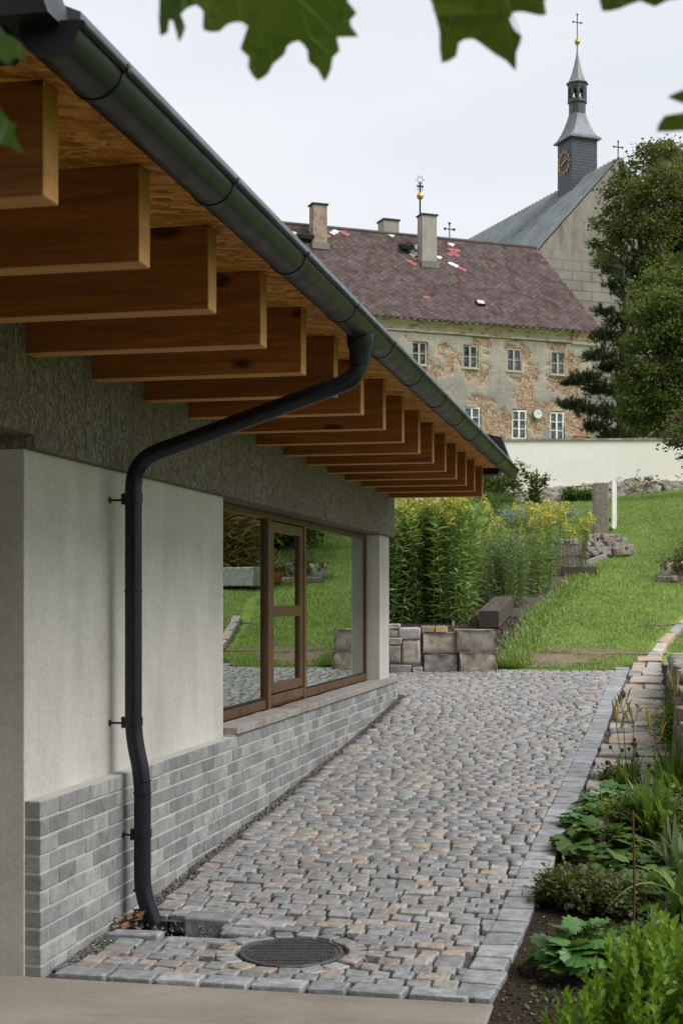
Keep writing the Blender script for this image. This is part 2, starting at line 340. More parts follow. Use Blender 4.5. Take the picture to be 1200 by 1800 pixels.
# ================================================================== GROUND
xs = np.concatenate([np.linspace(-900, -40, 12), np.linspace(-30, 30, 121), np.linspace(40, 900, 12)])
ys = np.concatenate([np.linspace(-500, -10, 8), np.linspace(-8, 60, 205), np.linspace(65, 130, 14), np.linspace(150, 900, 10)])
go_ = drape('ground', xs, ys, -.03, M['turf']); tag(go_, kind='structure')
for v in go_.data.vertices:          # the subgrade lies deeper under the paved path
    if -3 < v.co.x < .1 and 5.2 < v.co.y < 16.3: v.co.z -= .22
slab = MB().box(-7, -.565, -6, 5.44, -.12, .03).build('concrete_slab', M['slab'], bevel=.006); tag(slab, kind='structure')
# ------------------------------------------------------------------ path with its stones
WALLX = -2.42
def kerbx(y): return np.interp(y, [5.5, 18], [-.565, -.12])      # outer kerb line
path = drape('path', np.linspace(WALLX-.9, .2, 30), np.linspace(5.442, 16.6, 90), -.014, M['gravel'],
             keep=lambda x, y: (x < kerbx(y)-.05) & ((x > WALLX-.05) | (y > 14.1)) & ~((x > -2.42) & (x < -1.9) & (y > 6.1) & (y < 6.42)))
tag(path, kind='structure')
MB().box(-2.42, -1.85, 6.05, 6.5, -.25, -.16).build('drain_pit_floor', M['soil'], path)
def stone_mesh(name, mat, seed, dx=.5, dy=.5, h=.5, bevel=.10, seg=2, jit=.05, top=.035):
    rn = random.Random(seed); bm = bmesh.new(); bmesh.ops.create_cube(bm, size=1)
    for v in bm.verts:
        v.co.x += rn.uniform(-jit, jit); v.co.y += rn.uniform(-jit, jit); v.co.z += rn.uniform(-top, top)
    bmesh.ops.bevel(bm, geom=bm.edges, offset=bevel, segments=seg, profile=.55, affect='EDGES')
    for v in bm.verts:
        v.co += Vector((rn.uniform(-1, 1), rn.uniform(-1, 1), rn.uniform(-1, 1)))*jit*.18
    bmesh.ops.triangulate(bm, faces=[f for f in bm.faces if len(f.verts) > 4])
    me = bpy.data.meshes.new(name); bm.to_mesh(me); bm.free(); me.materials.append(mat); big = max(p.area for p in me.polygons)*.22; me.polygons.foreach_set('use_smooth', [p.area < big for p in me.polygons]); return me
def mesh_np(me):
    V = np.empty(len(me.vertices)*3); me.vertices.foreach_get('co', V); V = V.reshape(-1, 3)
    me.calc_loop_triangles(); F = np.empty(len(me.loop_triangles)*3, int); me.loop_triangles.foreach_get('vertices', F); return V, F.reshape(-1, 3)
HC = (-1.495, 5.98); HR = .225
stones = []    # (x,y,sx,sy,rz)
y = 5.58; rowi = 0
while y < 16.5:
    pitch = random.uniform(.080, .100); x = WALLX+.055+random.uniform(0, .05); xe = kerbx(y)-.165
    if y > 14.2: x = -4.1+random.uniform(0, .05)
    ph = rowi*.12
    while x < xe-.03:
        w = random.choice([.085, .09, .10, .108, .115, .125, .138]); w = min(w*random.uniform(.9, 1.1), xe-x+.01)
        cx, cy = x+w/2, y+pitch/2+.010*math.sin(cx_ if (cx_ := x*4+ph) else 0)+random.uniform(-.005, .005)
        dh = math.hypot(cx-HC[0], cy-HC[1])
        pit = (-2.36 < cx < -1.86 and 6.06 < cy < 6.5)
        if w > .04 and dh > HR+.125 and not pit: stones.append((cx, cy, w-.007, pitch*random.uniform(.91, .985), random.gauss(0, .035)))
        x += w+random.uniform(.002, .012)
    y += pitch+random.uniform(-.002, .006); rowi += 1
for ring, (rr, n) in enumerate([(HR+.062, 17)]):
    for k in range(n):
        a = 2*math.pi*k/n+.1; stones.append((HC[0]+rr*math.cos(a), HC[1]+rr*math.sin(a), .085, .088*random.uniform(.9, 1.15), a))
def slope(y): return math.atan((g(-1.5, y+.1)-g(-1.5, y-.1))/.2)
cob = [stone_mesh('cobblestone', M['cobble'], 100+i, bevel=.08, jit=.045, top=.03) for i in range(14)]
cobl = [mesh_np(stone_mesh('cobblestone', M['cobble'], 200+i, seg=1, bevel=.07, jit=.038, top=.02)) for i in range(10)]
stones.sort(key=lambda s: s[1])
for (x, y, sx, sy, rz) in stones[:300]:
    hh = random.uniform(-.005, .005)
    link('cobblestone', random.choice(cob), path, (x, y, g(x, y)-.035+hh), (slope(y)+random.gauss(0, .022), random.gauss(0, .025), rz), (sx, sy, .09))
def joined(name, temps, items, mat, parent, smooth=True):
    Vs, Fs, base = [], [], 0
    for ti, (T, F) in enumerate(temps):
        sub = [it for k, it in enumerate(items) if k % len(temps) == ti]
        if not sub: continue
        Ms = np.array([(Matrix.Rotation(it[5], 3, 'X') @ Matrix.Rotation(it[6], 3, 'Y') @ Matrix.Rotation(it[4], 3, 'Z') @ Matrix.Diagonal(it[3])) for it in sub]); Ps = np.array([it[:3] for it in sub])
        V, f = stamp(T, F, Ms, Ps); Vs.append(V); Fs.append(f+base); base += len(V)
    return link(name, npmesh(name, np.concatenate(Vs), np.concatenate(Fs), mat, smooth), parent)
items = [(x, y, g(x, y)-.032+random.uniform(-.004, .004), (sx*1.02, sy*1.03, .085), rz*.7, slope(y)+random.gauss(0, .018), random.gauss(0, .02)) for (x, y, sx, sy, rz) in stones[300:]]
tag(joined('distant_cobblestones', cobl, items, M['cobble'], path, False), kind='stuff')
kst = [stone_mesh('kerb_stone', M['kerb'], 300+i, bevel=.07, jit=.035, top=.03) for i in range(8)]
y = 5.45
while y < 16.6:
    L = random.uniform(.155, .215); x = float(kerbx(y+L/2))-.082
    link('kerb_stone', random.choice(kst), path, (x, y+L/2, g(x, y+L/2)-.028), (slope(y), random.gauss(0, .015), -.035+random.gauss(0, .03)), (.16*random.uniform(.93, 1.04), L-.016, .09)); y += L
x = -2.37
while x < -.60:                      # border row along the slab
    L = min(random.choice([.17, .2, .23, .26]), -.57-x)
    if L > .08: link('kerb_stone', random.choice(kst), path, (x+L/2, 5.51, .008), (0, 0, random.gauss(0, .015)), (L-.015, .12, .08))
    x += L
# stones round the open drain pit under the pipe
for (x0, x1, y0, y1, dz) in [(-2.38, -2.13, 6.06, 6.16, .0), (-2.12, -1.72, 6.05, 6.14, -.012), (-1.86, -1.70, 6.17, 6.30, 0), (-2.12, -1.88, 6.36, 6.50, .012), (-1.87, -1.62, 6.33, 6.47, -.004)]:
    link('border_stone', random.choice(kst), path, ((x0+x1)/2, (y0+y1)/2, g((x0+x1)/2, (y0+y1)/2)-.06+dz), (0, 0, random.gauss(0, .03)), (x1-x0-.01, y1-y0-.008, .16))
# gravel chips in the joints and along the wall
tet = np.array([[1, 0, -.4], [-.6, .8, -.3], [-.5, -.9, -.3], [0, 0, .7], [.6, .6, .2]]); tetf = np.array([[0, 1, 2], [0, 4, 3], [4, 1, 3], [1, 2, 3], [2, 0, 3], [0, 1, 4]])
def chips(name, P, size, mat, parent=None):
    n = len(P); q = RNG.normal(size=(n, 3)); Ms = frames(q, RNG.uniform(0, 6, n))*(RNG.uniform(.4, 1, n)*size)[:, None, None]
    V, F = stamp(tet, tetf, Ms, P); return tag(link(name, npmesh(name, V, F, mat), parent), kind='stuff')
n = 16000; yy = 5.55+RNG.power(.55, n)*9; xx = RNG.uniform(WALLX, -.62, n); e = RNG.random(n) < .35; xx[e] = WALLX+np.abs(RNG.normal(0, .04, e.sum()))
P = np.stack([xx, yy, G(xx, yy)-.007+RNG.uniform(0, .005, n)], 1); chips('joint_gravel', P, .007, M['chip'], path)
# sandstone slabs beside the kerb
fl = [stone_mesh('flagstone', M['slabstone'], 400+i, bevel=.08, jit=.07, top=.06, seg=1) for i in range(8)]
y = 8.4
while y < 17.0:
    L = random.uniform(.22, .42); xk = float(kerbx(y+L/2))+.02; xr = .20
    if random.random() < .55 and xr-xk > .34:
        c = xk+(xr-xk)*random.uniform(.35, .6); parts = [(xk, c), (c, xr)]
    else: parts = [(xk+random.uniform(0, .06), xr)]
    for a, b in parts: link('flagstone', random.choice(fl), path, ((a+b)/2, y+L/2, g(0, y+L/2)+random.uniform(-.01, .025)), (slope(y), random.gauss(0, .03), random.gauss(0, .06)), (b-a-.015, L-.015, .09))
    y += L
xs_ = np.linspace(-.62, 3.2, 20); tag(drape('planting_bed', xs_, np.linspace(3, 8.6, 30), -.012, M['soil'], keep=lambda x, y: (x > kerbx(y)-.02)), kind='structure')
tag(drape('gravel_strip', np.linspace(-.6, .4, 14), np.linspace(8.5, 17, 40), -.010, M['soil2'], keep=lambda x, y: (x > kerbx(y)-.02)), kind='structure')
# low pavers bottom edge beside the slab
pv = empty('edge_paving', (-.4, 5.1, 0)); tag(pv, 'small grey pavers sunk in the soil beside the corner of the concrete slab', 'paving')
for i, (x, y, a, b) in enumerate([(-.07, .26, .12, .10), (-.06, .13, .13, .11), (-.07, 0, .12, .12), (.09, .22, .10, .12), (.09, .08, .10, .12)]):
    link('paver', random.choice(kst), pv, (x, y, -.02), (0, 0, random.gauss(0, .05)), (a, b, .07))
# ------------------------------------------------------------------ manhole cover
mh = empty('manhole_cover', (HC[0], HC[1], g(*HC))); mh.rotation_euler = (slope(6), 0, .2); tag(mh, 'round cast iron manhole cover with a grid of ribs set among the cobbles', 'manhole cover')
MB().lathe([(HR-.012, -.03), (HR, -.02), (HR, .004), (HR-.004, .008), (HR-.016, .008), (HR-.018, .002)], n=48).build('rim', M['iron'], mh, True)
MB().lathe([(HR-.02, -.02), (HR-.02, .003), (HR-.022, .004)], n=48).build('plate', M['iron'], mh)
b = MB()
for i in range(-8, 9):
    c = i*.023; L = math.sqrt(max(0, (HR-.03)**2-c*c))
    if i % 2 == 0: b.box(-L, L, c-.004, c+.004, .003, .010)
for i in range(-14, 15):
    c = i*.0135; L = math.sqrt(max(0, (HR-.03)**2-c*c))
    for j in range(-8, 8):
        c2 = j*.023
        if abs(c2+.0115)+.012 < L and j % 2: b.box(c-.003, c+.003, c2-.008, c2+.031, .003, .008)
b.build('ribs', M['iron'], mh)
for s in (-1, 1): MB().lathe([(.018, 0), (.018, .010), (.010, .010), (.008, .004)], (s*(HR-.045), 0, 0), 12).build('lifting_boss', M['iron'], mh)
# ================================================================== GARDEN BUILDING
bd = empty('garden_building', (-2.5, 9.5, 0)); tag(bd, 'modern single storey garden building with deep timber eaves, grey brick plinth and wide bronze window', 'building')
bd.location = (0, 0, 0)
PX = -2.49; Y0, YW0, YW1, Y1 = 5.44, 8.26, 13.45, 13.96; ZL = 2.20
wallp = MB().box(PX-.45, PX, Y0, YW0, 0, ZL-.001).build('wall', M['plaster'], bd, bevel=.006)
MB().box(PX-.32, PX, YW1, Y1, .6, ZL-.001).build('pillar', M['plaster'], bd, bevel=.006)
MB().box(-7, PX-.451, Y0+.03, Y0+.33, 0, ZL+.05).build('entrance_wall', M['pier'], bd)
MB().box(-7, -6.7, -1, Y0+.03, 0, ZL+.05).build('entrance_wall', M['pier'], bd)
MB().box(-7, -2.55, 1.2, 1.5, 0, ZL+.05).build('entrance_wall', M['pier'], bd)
MB().box(-7, PX-.33, Y1-.3, Y1, 0, 2.85).build('end_wall', M['plaster'], bd)
MB().box(-7, -6.75, Y0+.4, Y1-.3, 0, 2.85).build('rear_wall', M['inner'], bd)
MB().box(-6.75, PX-.5, Y0+.4, Y1-.3, .1, .2).build('floor', M['inner'], bd)
b = MB().box(PX-.36, PX+.045, Y0-.0, 14.02, ZL, 2.96); b.build('concrete_beam', M['lintel'], bd, bevel=.004)
b = MB().box(PX-.36, PX+.045, 2.9, Y0-.002, ZL+.055, 2.96); b.build('concrete_beam', M['lintel'], bd, bevel=.004)
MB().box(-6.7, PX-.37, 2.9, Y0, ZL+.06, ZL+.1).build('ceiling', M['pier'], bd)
# plinth of single bricks
BH, BL = .075, .192; BX0 = PX; BX1 = WALLX
pl = MB().box(PX+.001, WALLX-.0045, Y0+.006, 14.05, -.1, .748).build('plinth', M['mortar'], bd)
bms = []
for i in range(6):
    rn = random.Random(i); bms.append(MB().box(-.035, .035, -.0915, .0915, -.0325, .0325).mesh('brick', M['brick'], False, .003, 1))
half = MB().box(-.035, .035, -.0435, .0435, -.0325, .0325).mesh('brick', M['brick'], False, .003, 1)
for c in range(10):
    z = .75-BH*(c+.5); yb = Y0
    first = True
    while yb < 14.08:
        L = BL
        if first and c % 2: L = BL/2
        first = False
        if yb+L > 14.1: break
        ym = yb+L/2
        if z+.033 > g(WALLX, ym-L/2)-.05:
            link('brick', half if L < .15 else random.choice(bms), pl, (WALLX-.035+random.uniform(-.002, .002), ym, z+random.uniform(-.001, .001)), (0, random.gauss(0, .006), random.gauss(0, .004)))
        yb += L
sill = MB().box(PX-.12, WALLX-.005, YW0, 14.05, .75, .757).build('window_sill', M['mortar'], bd)
sm = MB().box(-.095, .095, -.096, .096, -.022, .022).mesh('sill_brick', M['sillbrick'], False, .004, 1)
yb = YW0+.02
while yb < 14.05:
    link('sill_brick', sm, sill, (WALLX-.078, yb+.1, .779+random.uniform(-.001, .001)), (0, random.gauss(0, .01), random.gauss(0, .012))); yb += .2
# rafters
RZ0, RZ1 = 2.572, 2.86; RN = 16
rys = np.linspace(3.36, 13.80, RN)
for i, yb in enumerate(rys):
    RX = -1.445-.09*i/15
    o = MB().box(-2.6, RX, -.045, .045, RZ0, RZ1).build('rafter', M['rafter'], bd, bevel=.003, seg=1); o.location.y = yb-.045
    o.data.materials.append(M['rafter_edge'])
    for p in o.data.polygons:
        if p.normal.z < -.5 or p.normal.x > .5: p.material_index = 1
for i, x in enumerate(np.arange(2.92, 14.0, 2.5)):
    x1 = min(x+2.497, 14.0); MB().box(-2.6, -1.352, x, x1, RZ1+.001, RZ1+.023).build('soffit_board', M['osb'], bd)
# roof
rf = MB().prism([(-1.352, RZ1+.025), (-1.345, RZ1+.07), (-4.9, RZ1+1.0), (-8.4, RZ1+.07), (-8.4, RZ1+.025)], 2.95, 13.9).build('roof', M['flash'], bd)
MB().prism([(-1.34, 2.83), (-1.262, 2.862), (-1.258, 2.862), (-1.258, 2.922), (-1.345, 2.960), (-1.352, 2.83)], 3.05, 13.9).build('eave_flashing', M['flash'], bd)
for (a, c) in ((2.86, 3.02), (13.9, 14.12)):
    MB().prism([(-1.255, 2.845), (-1.37, 3.16), (-4.9, 4.1), (-8.4, 3.16), (-8.4, 2.80), (-2.6, 2.80), (-1.40, 2.80), (-1.38, 2.845)], a, c).build('verge_trim', M['gutter'], bd)
# gutter
GXc, GZt, GR = -1.281, 2.842, .070; GY0, GY1 = 2.93, 14.02
arc = [(GXc+GR*math.cos(math.pi+k*math.pi/20), GZt+GR*math.sin(math.pi+k*math.pi/20)) for k in range(21)]
arcin = [(GXc+(GR-.003)*math.cos(math.pi+k*math.pi/20), GZt+(GR-.003)*math.sin(math.pi+k*math.pi/20)) for k in range(21)]
gb = MB().prism(arc+arcin[::-1], GY0, GY1); gb.tube([(GXc+GR+.004, GY0, GZt), (GXc+GR+.004, GY1, GZt)], .0095, 10)
gut = gb.build('gutter', M['gutter'], bd, True)
for yy_ in (GY0-.004, GY1+.001): MB().prism(arc+[(GXc+GR, GZt+.01), (GXc-GR, GZt+.01)], yy_, yy_+.003).build('gutter_end_cap', M['gutter'], gut)
for k in range(12):
    yb = 3.2+.93*k; a2 = [(GXc+(GR+.0035)*math.cos(math.pi+j*math.pi/16), GZt+(GR+.0035)*math.sin(math.pi+j*math.pi/16)) for j in range(17)]
    a1 = [(GXc+(GR+.0005)*math.cos(math.pi+j*math.pi/16), GZt+(GR+.0005)*math.sin(math.pi+j*math.pi/16)) for j in range(17)]
    mbk = MB().prism(a2+a1[::-1], yb-.009, yb+.009); mbk.box(GXc+GR-.004, GXc+GR+.015, yb-.009, yb+.009, GZt-.010, GZt+.008)
    mbk.build('gutter_bracket', M['gutter'], gut)
# downpipe
PY = 6.42; PR = .0405
dp = MB().tube(rounded([(GXc, PY, 2.79), (GXc, PY, 2.60), (-2.37, PY-.03, 2.235), (-2.37, PY-.03, .93), (-2.325, PY-.03, .74), (-2.325, PY-.03, .19), (-2.265, PY-.03, .04)], .13, 8), PR, 20).build('downpipe', M['pipe'], bd, True)
MB().lathe([(.062, 2.80), (.060, 2.745), (.052, 2.735), (.0465, 2.66), (.044, 2.655)], (GXc, PY, 0), 20).build('outlet', M['pipe'], dp, True)
for (x, z, h) in [(-2.37, 2.06, .05), (-2.37, 1.62, .008), (-2.37, 1.0, .04), (-2.325, .72, .006), (-2.325, .47, .04), (-2.325, .66, .008), (-2.325, .2, .01)]:
    MB().lathe([(PR+.001, z-h/2), (PR+.004, z-h/2+.001), (PR+.004, z+h/2-.001), (PR+.001, z+h/2)], (x, PY-.03, 0), 20).build('pipe_collar', M['pipe'], dp)
for (x, z, wx) in [(-2.37, 2.05, PX), (-2.37, .99, PX), (-2.325, .46, WALLX)]:
    PY = 6.39
    b = MB().tube([(wx, PY, z), (x-PR, PY, z)], .0055, 8).tube([(wx-.001, PY, z), (wx+.005, PY, z)], .016, 12).box(x-PR-.016, x-PR+.004, PY-.014, PY+.014, z-.022, z+.03)
    b.build('pipe_bracket', M['pipe'], dp)
# window
WX = PX-.125
wn_ = empty('window', (0, 0, 0)); wn_.parent = bd; wn_['label'] = 'wide three bay bronze framed window'
def bar(name, y0, y1, z0, z1, x0=WX-.05, x1=WX, mat='bronze'): MB().box(x0, x1, y0, y1, z0, z1).build(name, M[mat], wn_, bevel=.002, seg=1)
ZB, ZT = .80, 2.197
bar('frame_rail', YW0, YW1, ZB, ZB+.065); bar('frame_rail', YW0, YW1, ZT-.05, ZT)
bar('frame_rail', YW0, 9.72, ZB+.066, ZB+.085, WX-.045, WX-.01, 'seal'); bar('frame_rail', 10.90, YW1, ZB+.066, ZB+.08, WX-.045, WX-.01, 'seal')
bar('frame_post', YW0, YW0+.06, ZB+.066, ZT-.051); bar('frame_post', YW1-.055, YW1, ZB+.066, ZT-.051)
bar('mullion', 9.72, 9.80, ZB-.01, ZT-.051, WX-.05, WX+.016); bar('mullion', 10.80, 10.88, ZB-.01, ZT-.051, WX-.05, WX+.016)
bar('casement_post', 9.801, 9.90, ZB+.10, ZT-.06, WX-.05, WX+.008); bar('casement_post', 10.70, 10.799, ZB+.10, ZT-.06, WX-.05, WX+.008)
bar('casement_rail', 9.901, 10.699, ZB+.10, ZB+.17, WX-.05, WX+.008); bar('casement_rail', 9.901, 10.699, ZT-.13, ZT-.06, WX-.05, WX+.008)
bar('transom', 9.901, 10.699, 1.45, 1.53, WX-.05, WX+.010); bar('threshold', 9.801, 10.799, ZB+.02, ZB+.09, WX-.04, WX+.014)
for (a, c, z0, z1) in [(YW0+.06, 9.72, ZB+.08, ZT-.05), (9.90, 10.70, ZB+.17, 1.45), (9.90, 10.70, 1.53, ZT-.13), (10.88, YW1-.055, ZB+.08, ZT-.05)]:
    MB().box(WX-.022, WX-.014, a, c, z0, z1).build('pane', M['glass'], wn_)
# ================================================================== BLOCK WALL, TIMBERS
bw = 16.62
bl = [stone_mesh('block', M['block'], 500+i, bevel=.035, jit=.012, top=.012) for i in range(4)]
def rough_face(me, seed):
    bm = bmesh.new(); bm.from_mesh(me); bmesh.ops.subdivide_edges(bm, edges=bm.edges, cuts=3, use_grid_fill=True); rn = random.Random(seed)
    for v in bm.verts:
        if v.co.y < -.4: v.co.y += rn.uniform(-.07, .01)
        v.co += Vector((rn.uniform(-1, 1), 0, rn.uniform(-1, 1)))*.008
    bm.to_mesh(me); bm.free(); return me
for i, m_ in enumerate(bl): rough_face(m_, i); m_.polygons.foreach_set('use_smooth', [True]*len(m_.polygons))
lab = ['rough split faced grey block, lower right corner of the low block wall', 'hollow split faced block, upper right corner of the low wall', 'split faced block under the two yellow bricks', 'darker block at ground level under the middle block']
def gblock(px0, px1, py0, py1, D, label, mat=None, depth=.26, cat='stone block', rz=.05):
    a, c = at(px0, D), at(px1, D); w = np.linalg.norm(c-a); zt = EYE+(1053-py0)/2500*D; zb = EYE+(1053-py1)/2500*D
    me = random.choice(bl)
    if mat: me = me.copy(); me.materials.clear(); me.materials.append(mat)
    mid = (a+c)/2+FW*depth/2
    return tag(link('stone_block', me, None, (mid[0], mid[1], (zt+zb)/2), (0, 0, YAW+rz), (w, depth, zt-zb)), label, cat)
BD = 16.35
gblock(806, 873, 1147, 1186, BD, lab[0]); o = gblock(802, 870, 1107, 1148, BD+.02, lab[1])
gblock(741, 802, 1112, 1149, BD+.05, lab[2]); gblock(743, 804, 1150, 1187, BD+.03, lab[3], M['blockgrey'])
for (a, c, y0, y1, l, m_, w_) in [(707, 739, 1124, 1170, 'upright reddish brown stone left of the stacked blocks', M['rubble'], 'stone'), (700, 740, 1103, 1125, 'pale chipped capstone on top of the upright reddish stone', M['slabstone'], 'stone'),
        (682, 705, 1135, 1167, 'dark squared stone beside the window pillar', M['blockgrey'], 'stone'), (682, 706, 1121, 1134, 'flat buff stone lying on the dark squared stone', M['slabstone'], 'stone'),
        (680, 701, 1107, 1120, 'cream stone at the top left of the low wall', M['slabstone'], 'stone'), (684, 724, 1168, 1186, 'long low grey stone at the foot of the wall by the pillar', M['blockgrey'], 'stone'), (724, 742, 1172, 1186, 'small dark footing stone between the low grey stone and the blocks', M['blockgrey'], 'stone'), (640, 678, 1120, 1186, 'rough stone of the low wall hidden partly by the pillar', M['rubble'], 'stone'),
        (683, 704, 1097, 1106, 'little brown rounded stone crowning the left end of the low wall', M['rubble'], 'stone')]:
    me = stone_mesh('wall_stone', m_, hash(l) % 999 if False else len(l)*7, bevel=.14, jit=.06, seg=2)
    A, C_ = at(a, BD), at(c, BD); mid = (A+C_)/2+FW*.12; zt = EYE+(1053-y0)/2500*BD; zb = EYE+(1053-y1)/2500*BD
    tag(link('wall_stone', me, None, (mid[0], mid[1], (zt+zb)/2), (0, 0, YAW), (np.linalg.norm(C_-A), .25, zt-zb)), l, w_)
for i, (a, c) in enumerate([(742, 763), (764, 787)]):
    A, C_ = at(a, BD), at(c, BD); mid = (A+C_)/2+FW*.12; zt = EYE+(1053-1101)/2500*BD
    tag(link('loose_brick', stone_mesh('loose_brick', M['yellowbrick'], 20+i, bevel=.03, jit=.02), None, (mid[0], mid[1], zt-.034), (0, 0, YAW+.05*i), (.14, .2, .068)),
        ['left yellow brick lying on the middle block', 'right yellow brick lying on the middle block'][i], 'brick')
p0, p1 = ong(838, 1112), ong(872, 1072)
v = Vector(p1)-Vector(p0); tb = MB().box(-.7, .7, -.14, .14, -.0, .24).build('timber_beam', M['oldtimber'], None, bevel=.012)
tb.location = (p0[0]+.17, p0[1]+.95, g(p0[0], p0[1]+.95)+.02); tb.rotation_euler = (0, -math.atan2(.144, 1)*1, math.atan2(1, .05)); tag(tb, 'thick weathered dark timber beam lying on the soil behind the block wall', 'timber')
# raised bed edges and soil
tag(drape('flower_bed', np.linspace(-7, -.3, 40), np.linspace(16.7, 31, 70), -.008, M['soil2'], keep=lambda x, y: x < np.interp(y, [16.7, 21, 26, 31], [-1.75, -1.56, -.98, -.8])), kind='structure')
for (x, y, ax, ay, nm) in [(-1.0, 17.35, .5, .5, 0), (-.7, 17.85, .8, .22, 0), (.25, 19.9, .30, .08, 0)]:
    n = 40; th = np.linspace(0, 2*np.pi, n, endpoint=False); rr = 1+.25*np.sin(3*th+x*5)+.15*np.sin(7*th+y)
    X = np.concatenate([[x], x+ax*rr*.55*np.cos(th), x+ax*rr*np.cos(th)]); Y = np.concatenate([[y], y+ay*rr*.55*np.sin(th), y+ay*rr*np.sin(th)])
    V = np.stack([X, Y, G(X, Y)-.018], 1); k = np.arange(n); k2 = (k+1) % n
    tag(link('bare_patch', npmesh('bare_patch', V, [np.stack([0*k, 1+k, 1+k2], 1), np.stack([1+k, 1+n+k, 1+n+k2, 1+k2], 1)], M['earth'], True)), kind='structure')
PATCH = [(-1.0, 17.35, .30, .34), (-.80, 17.7, .45, .11), (.25, 19.9, .2, .05)]
# lawn border stones on the right
bs = empty('lawn_border', (0, 0, 0)); tag(bs, 'line of pale grey kerb stones edging the lawn on the right above the cobbled path', 'kerb')
pts = [(.04, 16.9), (.22, 18.2), (.48, 19.6), (.62, 20.2)]
for k in range(len(pts)-1):
    (x0, y0), (x1, y1) = pts[k], pts[k+1]; L = math.hypot(x1-x0, y1-y0); nn = max(1, round(L/.6))
    for j in range(nn):
        t_ = (j+.5)/nn; x, y = x0+(x1-x0)*t_, y0+(y1-y0)*t_
        link('border_stone', random.choice(fl), bs, (x, y, g(x, y)-.025), (slope(y), 0, -math.atan2(x1-x0, y1-y0)), (.13, L/nn-.02, .14))
# dry stone wall on the right
sw_ = empty('stone_wall', (.22, 9, 0)); tag(sw_, 'mossy rough stone retaining wall at the right edge beside the sandstone slabs', 'wall')
sw_.location = (0, 0, 0)
y = 8.9
while y < 16.6:
    L = random.uniform(.2, .38); top = g(.3, y)+np.interp(y, [8.9, 10, 14, 16.6], [.55, .75, .42, .12]); z = g(.3, y)-.02
    while z < top:
        h = min(random.uniform(.09, .17), top-z+.05); xo = random.uniform(-.02, .03)+np.interp(y, [9, 12, 16.6], [.22, .26, .27])
        link('wall_stone', random.choice(fl[:6]) if random.random() < .3 else random.choice(cob), sw_, (xo+.11, y+L/2, z+h/2), (random.gauss(0, .05), 0, random.gauss(0, .08)), (.24, L-.012, h-.006)).data
        z += h
    y += L
rbm = [stone_mesh('wall_stone', M['rubble'], 700+i, bevel=.16, jit=.1) for i in range(8)]
for o in sw_.children: o.data = random.choice(rbm)
MB().box(.36, .8, 8.95, 16.5, .1, .62).build('wall_core', M['soil2'], sw_)
# ------------------------------------------------------------------ gate post, stone heap, plank in the middle distance
gp = ong(1055, 935); gpe = empty('gate_post', gp, YAW); tag(gpe, 'tall rough granite gate post standing on the lawn', 'post')
D_ = gp[1]*math.cos(YAW)-gp[0]*math.sin(YAW)
MB().box(-.16, .16, -.15, .15, -.1, 1.11).build('shaft', M['granite'], gpe, bevel=.025)
gt = empty('garden_gate', (gp[0]+.23*RT[0], gp[1]+.23*RT[1], gp[2]+.08), YAW+R(73)); tag(gt, 'open white painted gate leaf seen edge on beside the granite post', 'gate')
MB().box(0, .9, -.02, .02, .05, .12).build('rail', M['whiteframe'], gt); MB().box(0, .9, -.02, .02, .9, .98).build('rail', M['whiteframe'], gt)
for k in range(7): MB().box(.0+k*.13, .10+k*.13, -.045, -.021, 0, 1.12).build('picket', M['whiteframe'], gt, bevel=.004, seg=1)
MB().box(-.03, .25, .021, .035, .86, .92).build('hinge', M['blackiron'], gt); MB().box(-.03, .25, .021, .035, .16, .22).build('hinge', M['blackiron'], gt)
hp = ong(1068, 978); he = empty('stone_heap', hp, YAW); tag(he, 'dry stacked heap of reddish field stones below the granite post', 'stones')
for r_ in range(5):
    for k in range(7-r_//2):
        if random.random() < .95: link('field_stone', random.choice(rbm), he, (-.40+k*.13+random.uniform(-.03, .03)+.03*r_, random.uniform(-.08, .06)+.1*r_, .04+r_*.085), (random.uniform(-.3, .3), random.uniform(-.3, .3), random.uniform(-.4, .4)), (random.uniform(.12, .19), .2, random.uniform(.08, .12)))
for k in range(16): link('field_stone', random.choice(rbm), he, (-.62-k*.14, .25+random.uniform(-.05, .1), .28+random.uniform(-.05, .05)), (0, 0, random.uniform(-.5, .5)), (random.uniform(.12, .2), .2, random.uniform(.09, .14)))
pk = ong(1020, 1010); po = MB().box(-.33, .28, -.04, .04, -.05, .13).build('edging_board', M['oldtimber'], None, bevel=.005); po.location = pk; po.rotation_euler = (0, 0, YAW+.02); tag(po, 'short weathered edging board between the flowers and the lawn', 'board')
e2 = MB().box(-1.6, 1.6, -.03, .03, -.03, .07).build('edging_strip', M['slabstone'], None); q = ong(1070, 975); e2.location = (q[0], q[1]-.3, g(q[0], q[1]-.3)); e2.rotation_euler = (0, -slope(q[1]), R(74)); tag(e2, 'thin pale stone strip edging the lawn below the stone heap', 'edging')
